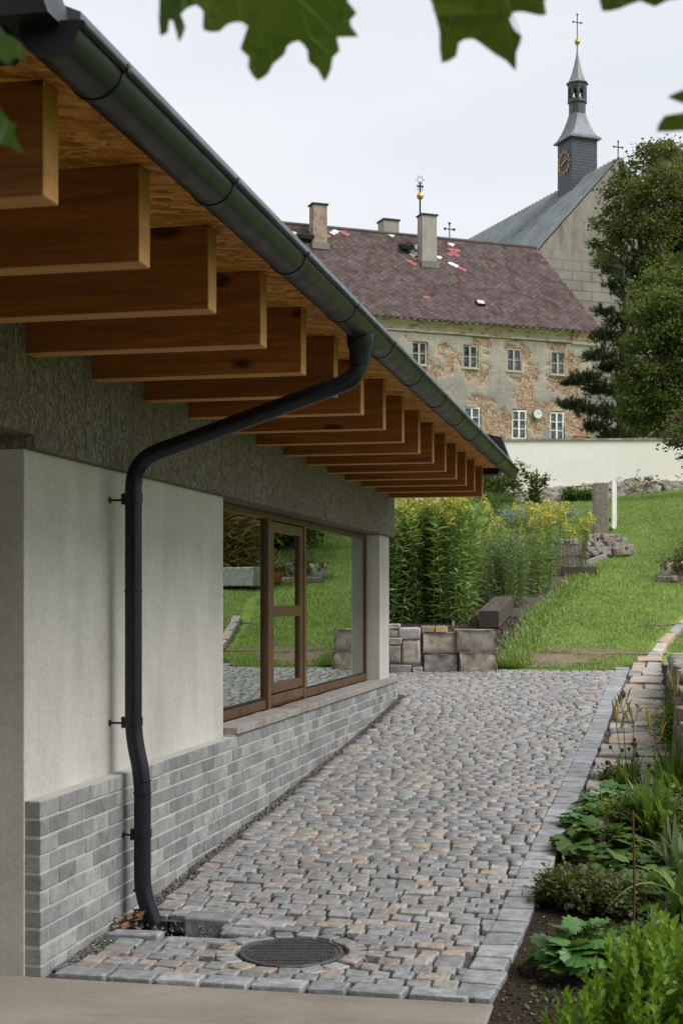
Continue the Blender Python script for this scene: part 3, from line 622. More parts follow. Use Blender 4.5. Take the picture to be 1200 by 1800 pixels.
# ================================================================== WHITE BOUNDARY WALL
ww = empty('boundary_wall', (0, 0, 0)); tag(ww, 'long white rendered garden wall with a rubble stone foot below the old house', 'wall')
DWL, DWR = 41, 44
A, C_ = at(560, DWL), at(1420, DWR); dv = (C_-A); Lw = float(np.linalg.norm(dv)); aw = math.atan2(dv[1], dv[0])
nseg = 40; V = []; topz = []; 
def wz(t): return EYE+(1053-np.interp(t, [0, .36, 1], [772, 775, 772]))/2500*(DWL+(DWR-DWL)*t)
def basez(t): px = 560+860*t; return EYE+(1053-np.interp(px, [560, 890, 960, 1050, 1200, 1420], [882, 868, 858, 849, 846, 840]))/2500*(DWL+(DWR-DWL)*t)
def strip(name, z0f, z1f, y0, y1, mat):
    b = MB()
    for k in range(nseg):
        t0, t1 = k/nseg, (k+1)/nseg; pts = []
        for (t_, yy_, zf) in [(t0, y0, z0f), (t0, y0, z1f), (t0, y1, z0f), (t0, y1, z1f), (t1, y0, z0f), (t1, y0, z1f), (t1, y1, z0f), (t1, y1, z1f)]: pts.append((t_*Lw, yy_, zf(t_)))
        b.add(pts, [(0, 4, 5, 1), (2, 3, 7, 6), (1, 5, 7, 3), (0, 2, 6, 4)])
    o = b.build(name, mat, ww); o.location = (A[0], A[1], 0); o.rotation_euler = (0, 0, aw); return o
strip('render_coat', lambda t: basez(t)-.02, wz, 0, .4, M['whitewall']); strip('coping', wz, lambda t: wz(t)+.06, -.05, .45, M['rubble'])
strip('stone_foot', lambda t: basez(t)-1.2, lambda t: basez(t), -.05, .35, M['soil2'])
its = []
for k in range(1500):
    t_ = random.random(); h = random.uniform(.08, .2); its.append((t_*Lw, -.05, basez(t_)-random.uniform(.02, .62), (random.uniform(.12, .3), .14, h), 0, 0, random.uniform(-.3, .3)))
fo = joined('foot_stones', [mesh_np(stone_mesh('s', M['rubble'], 800+i, seg=1)) for i in range(6)], its, M['slabstone'], ww); fo.location = (A[0], A[1], 0); fo.rotation_euler = (0, 0, aw); fo['kind'] = 'stuff'
# ================================================================== OLD HOUSE
HROT = R(32.5); hp0 = at(1042, 75)
oh = empty('old_house', (float(hp0[0]), float(hp0[1]), 0), HROT); tag(oh, 'two storey old house with crumbling plaster and a purple brown shingle roof', 'house')
ZE = 14.08+EYE; ZR = 19.6+EYE; HL = 26
wins = [(-9.96, 11.78, .84, 1.17, 'oldframe'), (-7.13, 11.78, .84, 1.17, 'oldframe'), (-4.63, 11.76, .84, 1.18, 'oldframe'), (-2.07, 11.72, .84, 1.20, 'oldframe'), (-12.8, 11.78, .84, 1.17, 'oldframe'),
        (-7.03, 8.26, .95, 1.56, 'whiteframe'), (-4.33, 8.26, .88, 1.52, 'whiteframe'), (-2.13, 8.26, .86, 1.52, 'whiteframe'), (-9.8, 8.26, .9, 1.5, 'whiteframe')]
wins = [(x, z+EYE, w, h, m) for x, z, w, h, m in wins]
# facade as a fine grid, bare masonry patches recessed
gx = np.arange(-HL, .001, .085); gz = np.arange(8.0, ZE-.62, .085)
X, Z = np.meshgrid(gx, gz); Rn = np.random.default_rng(3)
def vnoise(X, Z, s, seed):
    r = np.random.default_rng(seed); T = r.random((256, 256)); a, b_ = X*s+1000, Z*s+1000; i, j = np.floor(a).astype(int), np.floor(b_).astype(int); f, h = a-i, b_-j; f, h = f*f*(3-2*f), h*h*(3-2*h)
    q = lambda ii, jj: T[ii % 256, jj % 256]
    return (q(i, j)*(1-f)+q(i+1, j)*f)*(1-h)+(q(i, j+1)*(1-f)+q(i+1, j+1)*f)*h
nz_ = .5*vnoise(X, Z, .9, 1)+.3*vnoise(X, Z, 2.3, 2)+.25*vnoise(X, Z, 5.5, 4)
mask = nz_*1.6-.98
for (cx, cz, rx, rz_, s) in [(-8.6, 12.5, .75, 1.0, .5), (-9.6, 11.4, 1.1, .45, .4), (-6.9, 11.4, .55, .5, .45), (-6.1, 11.9, .55, .5, .3), (-3.8, 12.1, .45, .8, .45), (-3.6, 11.0, .45, .9, .45), (-4.5, 11.4, .6, .2, .35),
        (-1.25, 12.0, .4, .8, .4), (-1.9, 11.3, .6, .5, .4), (-2.1, 13.2, .6, .25, .4), (-5.8, 9.0, .8, 1.2, .5), (-3.3, 9.2, .7, 1.1, .5), (-1.0, 9.0, 1.0, 1.1, .5), (-6.8, 10.1, .8, .3, .35), (-4.6, 13.1, .7, .25, .35), (-10.5, 13.0, .6, .8, .4), (-8.3, 10.6, .5, .3, .3)]:
    d = ((X-cx)/rx)**2+((Z-EYE-cz)/rz_)**2; mask = mask+s*np.exp(-d*.9)*1.1
bare = np.clip((mask-.10)*9, 0, 1)
nx, nz2 = len(gx), len(gz); V = np.stack([X, bare*.06-.0*X, Z], -1).reshape(-1, 3); i = (np.arange(nx-1)[None]+np.arange(nz2-1)[:, None]*nx).ravel(); F = np.stack([i, i+1, i+nx+1, i+nx], 1)
c = V[F].mean(1); kp = np.ones(len(F), bool)
for (x, z, w, h, _) in wins: kp &= ~((abs(c[:, 0]-x) < w/2) & (c[:, 2] > z) & (c[:, 2] < z+h))
t = NT('crumbling_plaster'); at_ = t.n('Attribute', attribute_name='bare').outputs['Fac']; ob = t.co()
mask_n = t.ramp(t.math('ADD', at_, t.math('MULTIPLY', t.math('SUBTRACT', t.noise(ob, 5, 6, .7), .5), .9)), [(.42, 0), (.52, 1)])
pls = t.ramp(t.mix(.55, t.noise(ob, .5, 6, .65, .8), t.noise(t.co(scale=(1, 1, .35)), 2.6, 6, .7)), [(.3, (.22, .195, .165)), (.45, (.33, .30, .262)), (.6, (.43, .385, .325)), (.75, (.53, .475, .40))])
low = t.n('SeparateXYZ', Vector=ob).outputs[2]; damp = t.math('MULTIPLY', t.ramp(t.math('DIVIDE', low, 20), [(.44, .9), (.62, .75), (.66, 0)]), t.ramp(t.noise(ob, .6, 5, .6), [(.35, 0), (.6, 1)])); pls = t.mix(t.math('MULTIPLY', damp, .8), pls, (.23, .22, .21))
vo = t.n('TexVoronoi', Vector=t.n('VectorMath', operation='ADD', i0=t.co(scale=(1, 1, 1.6)), i1=t.n('TexNoise', Vector=ob, Scale=5, Detail=3).outputs['Color']).outputs[0], Scale=6.5); sc3 = t.n('SeparateColor', Color=vo.outputs['Color']).outputs[0]
msn = t.ramp(sc3, [(0, (.22, .085, .06)), (.22, (.34, .21, .14)), (.45, (.50, .37, .24)), (.62, (.32, .14, .095)), (.78, (.50, .41, .30)), (1, (.64, .52, .37))])
msn = t.mix(t.ramp(vo.outputs['Distance'], [(.45, 0), (.75, .85)]), msn, (.40, .33, .25)); msn = t.mix(t.ramp(t.noise(ob, 7, 5, .7), [(.52, 0), (.66, .75)]), msn, (.09, .06, .045))
edge = t.ramp(t.math('ABSOLUTE', t.math('SUBTRACT', at_, .45)), [(.0, .6), (.35, 0)]); pls = t.mix(edge, pls, (.55, .47, .35))
t.bump(t.math('ADD', t.noise(ob, 6, 5), t.math('MULTIPLY', vo.outputs['Distance'], mask_n)), .8, .05); M['facade'] = t.fin(t.mix(mask_n, pls, msn), .95, .1)
me = npmesh('wall', V, F[kp], M['facade'], True); a_ = me.attributes.new('bare', 'FLOAT', 'POINT'); a_.data.foreach_set('value', bare.ravel().astype(np.float32)); link('wall', me, oh)
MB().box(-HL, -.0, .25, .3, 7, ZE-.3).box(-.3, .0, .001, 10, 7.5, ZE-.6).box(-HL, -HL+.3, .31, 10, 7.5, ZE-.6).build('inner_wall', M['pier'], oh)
# cornice
t = NT('peeling_cornice'); ob = t.co(); n_ = t.noise(t.co(scale=(.5, 1, 2.2)), 3.2, 6, .7)
col = t.mix(t.ramp(n_, [(.54, 0), (.58, 1)]), t.ramp(t.noise(ob, 1.5, 5), [(.3, (.42, .37, .30)), (.7, (.58, .53, .44))]), t.ramp(t.noise(ob, 7, 4), [(.35, (.30, .12, .07)), (.65, (.42, .22, .14))])); t.bump(n_, .6, .04); M['cornice'] = t.fin(col, .95, .1)
MB().prism([(-HL, 0), (0.0, 0)][:0]+[(0, 0)]*0+[(-.0, ZE-.62), (-.06, ZE-.62), (-.06, ZE-.5), (-.02, ZE-.47), (-.02, ZE-.22), (-.16, ZE-.12), (-.20, ZE-.03), (.3, ZE-.03), (.3, ZE-.62)], 0, HL)
def yz_prism(pts, x0, x1, name, mat, parent):     # pts (y,z) extruded along x
    n = len(pts); b = MB().add([(x0, y, z) for y, z in pts]+[(x1, y, z) for y, z in pts], [list(range(n)), list(range(2*n-1, n-1, -1))]+[(i, i+n, (i+1) % n+n, (i+1) % n) for i in range(n)]); return b.build(name, mat, parent)
yz_prism([(0, ZE-.66), (-.07, ZE-.64), (-.07, ZE-.54), (-.02, ZE-.5), (-.02, ZE-.24), (-.16, ZE-.14), (-.2, ZE-.03), (.3, ZE-.03), (.3, ZE-.66)], -HL, -1.31, 'cornice', M['cornice'], oh)
yz_prism([(0, ZE-.76), (-.10, ZE-.70), (-.10, ZE-.54), (-.16, ZE-.5), (-.16, ZE-.34), (-.26, ZE-.24), (-.3, ZE-.03), (.3, ZE-.03), (.3, ZE-.76)], -1.30, .28, 'cornice', M['cornice'], oh)
for k, (x, z, w, h, mt) in enumerate(wins):
    we = empty('window', (x, .10, z)); we.parent = oh; f = .075 if mt == 'oldframe' else .09
    b = MB().box(-w/2, w/2, -.03, .04, 0, f).box(-w/2, w/2, -.03, .04, h-f, h).box(-w/2, -w/2+f, -.03, .04, f, h-f).box(w/2-f, w/2, -.03, .04, f, h-f).box(-.05, .05, -.035, .04, f, h-f)
    for zz in ([h*.5] if mt == 'oldframe' else [h*.36, h*.66]): b.box(-w/2+f, -.051, -.02, .03, zz-.02, zz+.02).box(.051, w/2-f, -.02, .03, zz-.02, zz+.02)
    b.build('frame', M[mt], we); 
    for s in (-1, 1): MB().box(*sorted((s*.05, s*(w/2-f))), .035, .045, f, h-f).build('pane', M['oldglass'], we)
    MB().box(-w/2-.05, w/2+.05, -.16, .04, -.06, -.001).build('sill', M['cornice'], we)
# roof with diamond shingles
roof = empty('roof', (0, 0, 0)); roof.parent = oh; HIP = .9
def rp(x, s):    # s 0..1 from eave to ridge, slightly bell cast
    yl = -.35+s*5.35; zz = ZE-.05+(ZR-ZE+.05)*(s*.97+.03*s*s*1.0+.0); zz -= .25*math.sin(math.pi*s)*.35; return (x, yl, zz)
b = MB(); ns = 10
xr = lambda s: .45-HIP*(s**1.5)*1.25
for k in range(ns):
    s0, s1 = k/ns, (k+1)/ns; b.add([rp(-HL-.3, s0), rp(xr(s0), s0), rp(xr(s1), s1), rp(-HL-.3, s1)], [(0, 1, 2, 3)])
    q = lambda s, e: (rp(0, s)[0] if 0 else xr(s), 10.35-(rp(0, s)[1]+.35)+.0, rp(0, s)[2]); b.add([rp(xr(s0), s0), q(s0, 0), q(s1, 0), rp(xr(s1), s1)], [(0, 1, 2, 3)])
    b.add([(-HL-.3, q(s0, 0)[1], q(s0, 0)[2]), q(s0, 0), q(s1, 0), (-HL-.3, q(s1, 0)[1], q(s1, 0)[2])], [(0, 1, 2, 3)])
M['tile'] = m_stone('purple_shingle', [(.078, .044, .039), (.088, .051, .045), (.071, .041, .036), (.082, .047, .041), (.096, .058, .050), (.075, .044, .039)], .15, .85, 1.4, .5, .4)
M['tilew'] = plain('pale_shingle', (.58, .60, .62), .7, .2, 0, .15, 3); M['tiler'] = plain('red_shingle', (.33, .11, .105), .7, .2, 0, .15, 3)
b.build('roof_deck', M['tile'], roof)
def tileV(x, s, w, hs, lift=.035):
    A_, B_, C2, D2 = rp(x, s-hs), rp(x+w, s), rp(x, s+hs), rp(x-w, s); n_ = Vector((0, -.72, .69))
    up = lambda p, l: tuple(Vector(p)+n_*l)
    return [up(A_, lift*1.3), up(B_, lift*.8), up(C2, lift*.35), up(D2, lift*.8), up(A_, .001)]
Vt = []; Ft = []; near = []
w, hs = .19, .021; r_ = 0; s = .0
while s < .99:
    x = -HL+(w if r_ % 2 else 0)
    while x < xr(s)-.1: 
        if x > -20: near.append((x+random.gauss(0, .006), s+random.gauss(0, .0008)))
        x += 2*w
    s += hs; r_ += 1
white = []; 
def pick(px, py):
    best = None
    for k, (x, s_) in enumerate(near):
        p = rp(x, s_); wx = hp0[0]+math.cos(HROT)*p[0]-math.sin(HROT)*p[1]; wy = hp0[1]+math.sin(HROT)*p[0]+math.cos(HROT)*p[1]
        D = FW[0]*wx+FW[1]*wy; u = (RT[0]*wx+RT[1]*wy)/D*2500+600; v_ = 1053-(p[2]-EYE)/D*2500; d = (u-px)**2+(v_-py)**2
        if best is None or d < best[0]: best = (d, k)
    return best[1]
WH = [(513, 408), (518, 412), (545, 405), (585, 408), (592, 408), (718, 440), (726, 443), (733, 448), (722, 448), (738, 455), (745, 450), (737, 440), (715, 434), (741, 461), (737, 435), (772, 450), (791, 431), (793, 464), (799, 466), (687, 417), (748, 438), (729, 436)]
RD = [(600, 408), (608, 409), (722, 461), (729, 465), (727, 458), (792, 437), (798, 442), (803, 439), (796, 448), (790, 445), (803, 447), (808, 471), (812, 473), (750, 525), (576, 412)]
special = {}
for p in WH: special[pick(*p)] = 'tilew'
for p in RD: special[pick(*p)] = 'tiler'
shF = [(0, 1, 2, 3), (4, 0, 3), (4, 1, 0)]
b = MB()
for k, (x, s_) in enumerate(near):
    if k in special: continue
    b.add(tileV(x, s_, w*.97, hs*1.55), shF)
so = b.build('shingles', M['tile'], roof); so['kind'] = 'stuff'
for k, mt in special.items():
    o = MB().add(tileV(near[k][0], near[k][1], w*1.15, hs*1.5, .055), shF).build('shingle', M[mt], roof); o['label'] = 'replaced white shingle' if mt == 'tilew' else 'replaced red shingle'
b = MB().tube([(-HL, 5, ZR+.02), (xr(1), 5, ZR+.02)], .12, 8); b.build('ridge_cap', M['tile'], roof)
yz_prism([(-.42, ZE-.03), (-.36, ZE-.07), (.3, ZE-.05), (.3, ZE-.02)], -HL, .45, 'eave_board', M['blackiron'], roof)
def chimney(x, y, w, d, z0, z1, mat, cap=.05):
    c_ = empty('chimney', (x, y, 0)); c_.parent = oh
    MB().box(-w/2, w/2, -d/2, d/2, z0, z1).build('shaft', mat, c_, bevel=.02); MB().box(-w/2-.06, w/2+.06, -d/2-.06, d/2+.06, z1, z1+cap+.03).build('cap', M['blackiron'], c_); MB().box(-w/2-.08, w/2+.08, -d/2-.15, d/2, z0-.1, z0+.25).build('flashing', M['pier'], c_)
t = NT('worn_chimney_brick'); ob = t.co(); bt = t.n('TexBrick', Vector=t.co(rot=(R(90), 0, 0)), Scale=5.5, Color1=(.26, .11, .08, 1), Color2=(.19, .10, .08, 1), Mortar=(.35, .30, .26, 1), Mortar_Size=.03)
M['chim'] = t.fin(t.mix(t.ramp(t.noise(ob, 2.4, 6, .7), [(.44, 0), (.52, .85)]), bt.outputs[0], (.34, .29, .24)), .95, .1)
M['chimp'] = m_plaster('chimney_plaster', (.27, .25, .22), (.40, .37, .32))
chimney(-13.95, 4.0, .78, .62, 18.2+EYE, 20.42+EYE, M['chim']); chimney(-8.0, 3.5, .85, .66, 17.6+EYE, 20.3+EYE, M['chimp']); chimney(-8.9, 6.7, .9, .9, 17.8+EYE, 20.72+EYE, M['chimp'])
for (x, s_) in [(-14.6, .84), (-9.0, .83)]:
    p = rp(x, s_); hc = MB().box(-.33, .33, -.45, .3, .05, .28).build('roof_hatch', M['blackiron'], roof, bevel=.02); hc.location = p; hc.rotation_euler = (R(14), 0, 0)
p = rp(-6.15, .24); sk_ = MB().box(-.24, .24, -.2, .2, .05, .16).build('skylight', M['blackiron'], roof); sk_.location = p; sk_.rotation_euler = (R(43), 0, 0)
pn = MB().box(-.19, .19, -.15, .15, .161, .17).build('pane', M['tilew'], sk_)
def cross(x, y, z, h, w_, parent, name='cross', r_=.035):
    b = MB().tube([(x, y, z), (x, y, z+h)], r_, 6).tube([(x-w_, y, z+h*.68), (x+w_, y, z+h*.68)], r_, 6)
    for p_ in ((x-w_, y, z+h*.68), (x+w_, y, z+h*.68), (x, y, z+h)): b.lathe([(.01, -.09), (.09, 0), (.01, .09)], p_, 8)
    return b.build(name, M['blackiron'], parent)
cross(-6.0, 5, ZR-.05, .95, .27, oh, 'ridge_cross', .03)
fin_ = empty('ridge_finial', (-7.75, 5.0, ZR)); fin_.parent = oh
MB().tube([(0, 0, -.3), (0, 0, 3.0)], .05, 8).build('rod', M['blackiron'], fin_); MB().lathe([(.02, -.2), (.14, -.14), (.2, 0), (.14, .14), (.02, .2)], (0, 0, 2.22), 14).build('ball', M['gold'], fin_, True)
b = MB()
for k in range(6):
    a = k*math.pi/3; a1 = a+math.pi/6; b.tube([(.12*math.cos(a1), 0, 3.1+.12*math.sin(a1)), (.26*math.cos(a), 0, 3.1+.26*math.sin(a)), (.12*math.cos(a-math.pi/6), 0, 3.1+.12*math.sin(a-math.pi/6))], .016, 5)
b.build('star', M['blackiron'], fin_); MB().box(-.2, .2, -.03, .03, 2.72, 2.80).tube([(-.14, 0, 2.5), (-.1, 0, 2.75)], .02, 5).tube([(.14, 0, 2.5), (.1, 0, 2.75)], .02, 5).build('crescent', M['blackiron'], fin_)
# round wall dial and shelf
def hw(x, y, z): c_, s_ = math.cos(HROT), math.sin(HROT); return (hp0[0]+c_*x-s_*y, hp0[1]+s_*x+c_*y, z)
ck = empty('wall_dial', hw(-3.33, -.05, 9.6+EYE), HROT); tag(ck, 'small round white dial on the bare masonry between two lower windows', 'clock')
for nm, rr, yy_, mt in [('rim', .27, 0, 'pier'), ('face', .235, -.03, 'whiteframe')]:
    o = MB().lathe([(rr, 0), (rr, .04)], n=24).build(nm, M[mt], ck); o.rotation_euler = (R(90), 0, 0); o.location.y = yy_
b = MB()
for k in range(12): a = k*math.pi/6; b.box(.19*math.cos(a)-.012, .19*math.cos(a)+.012, -.078, -.072, .19*math.sin(a)-.012, .19*math.sin(a)+.012)
b.box(-.01, .01, -.078, -.072, 0, .15).box(0, .1, -.078, -.072, -.01, .01).build('hands', M['blackiron'], ck)
sh = MB().box(-.45, .45, -.25, .25, 0, .05).box(-.42, -.36, -.2, .2, -.5, 0).box(.36, .42, -.2, .2, -.5, 0).build('bench_shelf', M['rafter_edge'], None); sh.location = hw(-.9, -.4, 8.48+EYE); sh.rotation_euler = (0, 0, HROT); tag(sh, 'small orange wooden table against the right corner of the old house', 'table')
# ================================================================== CHURCH
cp = at(1090, 100); ch = empty('church', (float(cp[0]), float(cp[1]), 0), HROT); tag(ch, 'stone church with steep green metal roof and slate clad clock tower', 'church')
ZP = 31.04+EYE; SL = 1.097; W2 = 11.5
t = NT('church_ashlar'); ob = t.co(); bt = t.n('TexBrick', Vector=t.co(rot=(R(90), 0, 0)), Scale=.62, Color1=(.25, .235, .21, 1), Color2=(.21, .20, .18, 1), Mortar=(.085, .075, .068, 1), Mortar_Size=.028, Brick_Width=.95, Row_Height=.42)
zz = t.n('SeparateXYZ', Vector=ob).outputs[2]; up_ = t.ramp(t.math('DIVIDE', zz, 40), [(.60, 0), (.66, 1)])
st_ = t.ramp(t.noise(t.co(scale=(1, 1, .3)), 1.4, 6, .7), [(.3, (.165, .135, .12)), (.5, (.25, .225, .20)), (.7, (.33, .305, .27))])
rd = t.ramp(t.noise(t.co(scale=(1, 1, .6)), .5, 5, .7), [(.48, 0), (.66, .55)]); st_ = t.mix(rd, st_, (.14, .075, .068))
t.bump(t.noise(ob, 2, 5), .5, .06); M['ashlar'] = t.fin(t.mix(up_, t.mix(.4, bt.outputs[0], st_), st_), .95, .1)
pts = [(-W2, 8), (W2, 8), (W2, ZP-W2*SL), (0, ZP), (-W2, ZP-W2*SL)]
MB().prism(pts, 0, .7).build('gable_wall', M['ashlar'], ch)
b = MB().box(-W2, -W2+.6, .701, 42, 8, ZP-W2*SL).box(W2-.6, W2, .701, 42, 8, ZP-W2*SL).build('side_wall', M['ashlar'], ch)
t = NT('verdigris_sheet'); ob = t.co(scale=(1, 1, .6)); col = t.ramp(t.noise(ob, 1.1, 6, .7), [(.3, (.12, .135, .145)), (.5, (.18, .205, .21)), (.72, (.26, .29, .29))]); M['copper'] = t.fin(col, .55, .4)
M['slate'] = m_metal('slate_cladding', (.055, .06, .075), .45, .4); M['lead'] = m_metal('lead_sheet', (.12, .13, .15), .45, .45)
cr_ = MB().add([(0, .15, ZP+.12), (-W2-.4, .15, ZP-(W2+.4)*SL+.12), (-W2-.4, 42, ZP-(W2+.4)*SL+.12), (0, 42, ZP+.12), (W2+.4, .15, ZP-(W2+.4)*SL+.12), (W2+.4, 42, ZP-(W2+.4)*SL+.12)], [(0, 3, 2, 1), (0, 4, 5, 3)]).build('roof', M['copper'], ch)
for k in range(70):
    y = .25+k*.6; MB().add([(0, y, ZP+.12), (0, y+.07, ZP+.12), (-W2-.4, y+.07, ZP-(W2+.4)*SL+.12), (-W2-.4, y, ZP-(W2+.4)*SL+.12), (0, y, ZP+.2), (0, y+.07, ZP+.2), (-W2-.4, y+.07, ZP-(W2+.4)*SL+.2), (-W2-.4, y, ZP-(W2+.4)*SL+.2)], [(4, 5, 6, 7), (0, 4, 7, 3), (1, 2, 6, 5)]).build('seam', M['copper'], cr_)
cross(0, .3, ZP, 1.25, .36, ch, 'gable_cross', .04)
tw = empty('clock_tower', (0, 6.0, 0)); tw.parent = ch; E = EYE; hs_ = 1.04
MB().box(-hs_, hs_, -hs_, hs_, 28+E, 33.95+E).build('shaft', M['slate'], tw)
b = MB()
for k in range(22):
    z = 29+E+k*.225; b.box(-hs_-.02, hs_+.02, -hs_-.02, hs_+.02, z, z+.20)
b.build('slate_courses', M['slate'], tw)
b = MB()
prof = [(1.30, 33.92), (1.30, 34.02), (1.12, 34.22), (.92, 34.65), (.76, 35.15), (.64, 35.6), (.56, 36.0)]
def sq8(r, z, f):      # blend square (f=0) to octagon (f=1)
    o = []
    for k in range(8):
        a = math.pi/8+k*math.pi/4; c_, s_ = math.cos(a), math.sin(a); m_ = max(abs(c_), abs(s_)); kk = (1-f)*(1/m_)+f/math.cos(math.pi/8)
        if f < .5 and k % 1 == 0:
            q = (round(c_/m_*1.0, 3), round(s_/m_, 3)); ox, oy = math.copysign(1, c_), math.copysign(1, s_); w_ = min(1, f*2); o.append((r*(ox*(1-w_)+q[0]*w_)*1.0, r*(oy*(1-w_)+q[1]*w_), z))
        else: o.append((r*c_*kk, r*s_*kk, z))
    return o
b = MB(); rings = [sq8(r, z+E, f) for (r, z), f in zip(prof, [0.0, 0.0, .06, .15, .25, .35, .45])]
vs = [v for q in rings for v in q]; fs = [(i*8+k, i*8+(k+1) % 8, (i+1)*8+(k+1) % 8, (i+1)*8+k) for i in range(len(rings)-1) for k in range(8)]
b.add(vs, fs+[list(range(7, -1, -1))]); b.build('bell_roof', M['lead'], tw)
o8 = math.pi/8
MB().lathe([(.62, 35.95+E), (.62, 36.75+E), (.70, 36.80+E), (.74, 36.88+E), (.70, 36.95+E), (.66, 36.96+E)], n=8, rot=o8).build('neck', M['slate'], tw)
ln = MB()
for k in range(8):
    a = o8+k*math.pi/4; ln.tube([(.62*math.cos(a), .62*math.sin(a), 36.95+E), (.62*math.cos(a), .62*math.sin(a), 38.1+E)], .085, 6)
ln.lathe([(.70, 37.95+E), (.70, 38.12+E), (.82, 38.22+E), (.82, 38.28+E)], n=8, rot=o8); ln.build('lantern', M['slate'], tw)
b = MB()
for k in range(8):
    a0, a1 = o8+k*math.pi/4, o8+(k+1)*math.pi/4; p0_, p1_ = Vector((.62*math.cos(a0), .62*math.sin(a0), 0)), Vector((.62*math.cos(a1), .62*math.sin(a1), 0))
    for (f0, f1, z0, z1) in [(0, .28, 37.55, 37.96), (.72, 1, 37.55, 37.96), (0, 1, 37.82, 37.96), (0, 1, 36.95, 37.12), (.0, .2, 37.1, 37.96), (.8, 1, 37.1, 37.96), (0, 1, 37.36, 37.42)]:
        A_, B_ = p0_.lerp(p1_, f0), p0_.lerp(p1_, f1); n_ = (A_+B_).normalized()*.02
        b.add([A_+Vector((0, 0, z0+E)), B_+Vector((0, 0, z0+E)), B_+Vector((0, 0, z1+E)), A_+Vector((0, 0, z1+E)), A_+n_+Vector((0, 0, z0+E)), B_+n_+Vector((0, 0, z0+E)), B_+n_+Vector((0, 0, z1+E)), A_+n_+Vector((0, 0, z1+E))], [(0, 1, 2, 3), (4, 5, 6, 7), (0, 4, 7, 3), (1, 5, 6, 2)])
b.build('arches', M['slate'], tw)
MB().lathe([(.84, 38.27+E), (.62, 38.5+E), (.42, 39.0+E), (.24, 39.7+E), (.12, 40.25+E), (.06, 40.6+E), (.05, 41.3+E)], n=8, rot=o8).build('spire', M['copper'], tw)
MB().lathe([(.03, -.24), (.16, -.16), (.22, 0), (.16, .16), (.03, .24)], (0, 0, 41.4+E), 14).build('ball', M['gold'], tw, True)
cross(0, 0, 41.6+E, 1.85, .34, tw, 'spire_cross', .035)
ckf = empty('clock_face', (-hs_-.03, 0, 32.4+E), R(-90)); ckf.parent = ch; ckf.location = (-hs_-.03, 6.0, 32.3+E)
b = MB()
for k in range(12):
    a = k*math.pi/6; c_, s_ = math.cos(a), math.sin(a); n_ = 3 if k % 3 else 4
    for j in range(-1, 2):
        o_ = Vector((-s_, 0, c_))*j*.075; b.tube([Vector((c_*.66, -.05, s_*.66))+o_, Vector((c_*.90, -.05, s_*.90))+o_], .027, 4)
b.build('numerals', M['gold'], ckf); MB().tube([(0, -.07, 0), (.52, -.07, .22)], .04, 4).tube([(0, -.07, 0), (-.42, -.07, -.18)], .055, 4).build('hands', M['gold'], ckf)
# ================================================================== TREES
def leaf_T(kind='oval'):
    if kind == 'oval': return np.array([[0, 0, 0], [.32, .35, .05], [0, 1, -.12], [-.32, .35, .05], [.24, .75, -.02], [-.24, .75, -.02]]), [np.array([[0, 1, 4, 2]]), np.array([[0, 2, 5, 3]])]
    if kind == 'lance': return np.array([[0, 0, 0], [.09, .3, .02], [.075, .65, -.06], [0, 1, -.2], [-.075, .65, -.06], [-.09, .3, .02]]), [np.array([[0, 1, 2, 3]]), np.array([[0, 3, 4, 5]])]
    if kind == 'blade': return np.array([[-.5, 0, 0], [.5, 0, 0], [.3, .6, .06], [-.3, .6, .06], [0, 1, .2]]), [np.array([[0, 1, 2, 3]]), np.array([[3, 2, 4]])]
    if kind == 'needle': return np.array([[-.03, 0, 0], [.03, 0, 0], [0, 1, 0]]), [np.array([[0, 1, 2]])]
def leaves(name, P, A, size, mat, parent, kind='oval', wid=1.0, roll=None):
    T, F = leaf_T(kind); T = T.copy(); T[:, 0] *= wid; n = len(P)
    Ms = frames(A, RNG.normal(0, .5, n) if roll is None else roll)*np.broadcast_to(size, (n,))[:, None, None]; V, Fs = stamp(T, F, Ms, P)
    return link(name, npmesh(name, V, Fs, mat), parent)
def dirs(n, up=0.): d = RNG.normal(size=(n, 3)); d[:, 2] = d[:, 2]*.6+up; return d/np.linalg.norm(d, axis=1, keepdims=True)
def broad_tree(name, base, blobs, nleaf, size, mat, label, trunkr=.3, droop=-.2):
    e = empty(name, base); tag(e, label, 'tree'); b = MB(); B = np.array(blobs, float)     # blobs: (x,y,z,rx,rz)
    topz = B[:, 2].max(); mid = Vector((B[:, 0].mean(), B[:, 1].mean(), topz)); b.tube([(0, 0, -.5), (0, 0, 1.5), tuple(mid*.5), tuple(mid*.9)], [trunkr*1.2, trunkr, trunkr*.7, trunkr*.2], 10)
    for q in B:
        s_ = mid*.5*random.uniform(.5, 1.1); b.tube([s_, s_.lerp(Vector(q[:3]), .5)+Vector((0, 0, .4)), Vector(q[:3])], [trunkr*.35, trunkr*.2, .03], 6)
        for _ in range(4):
            d = Vector(dirs(1)[0])*q[3]*.85; b.tube([Vector(q[:3])*.85+s_*.15, Vector(q[:3])+d*.5, Vector(q[:3])+d], [.05, .035, .012], 5)
    b.build('trunk', M['bark'], e, True)
    vol = (B[:, 3]**2*B[:, 4]); cnt = (nleaf*vol/vol.sum()).astype(int); P = []
    for q, c_ in zip(B, cnt):       # each blob is a cloud of small twig clumps
        nc = max(6, c_//70); d = dirs(nc); d[:, 2] = d[:, 2]*1.0; rr = RNG.uniform(.55, 1.05, nc)**.6; ctr = q[:3]+d*rr[:, None]*np.array([q[3], q[3], q[4]])
        k = RNG.integers(0, nc, c_); sp = RNG.normal(size=(c_, 3))*np.array([.30, .30, .17])*(q[3]/1.4)**.5
        P.append(ctr[k]+sp)
    P = np.concatenate(P); n = len(P); A_ = dirs(n, droop); leaves('crown', P, A_, RNG.uniform(.7, 1.2, n)*size, mat, e); return e
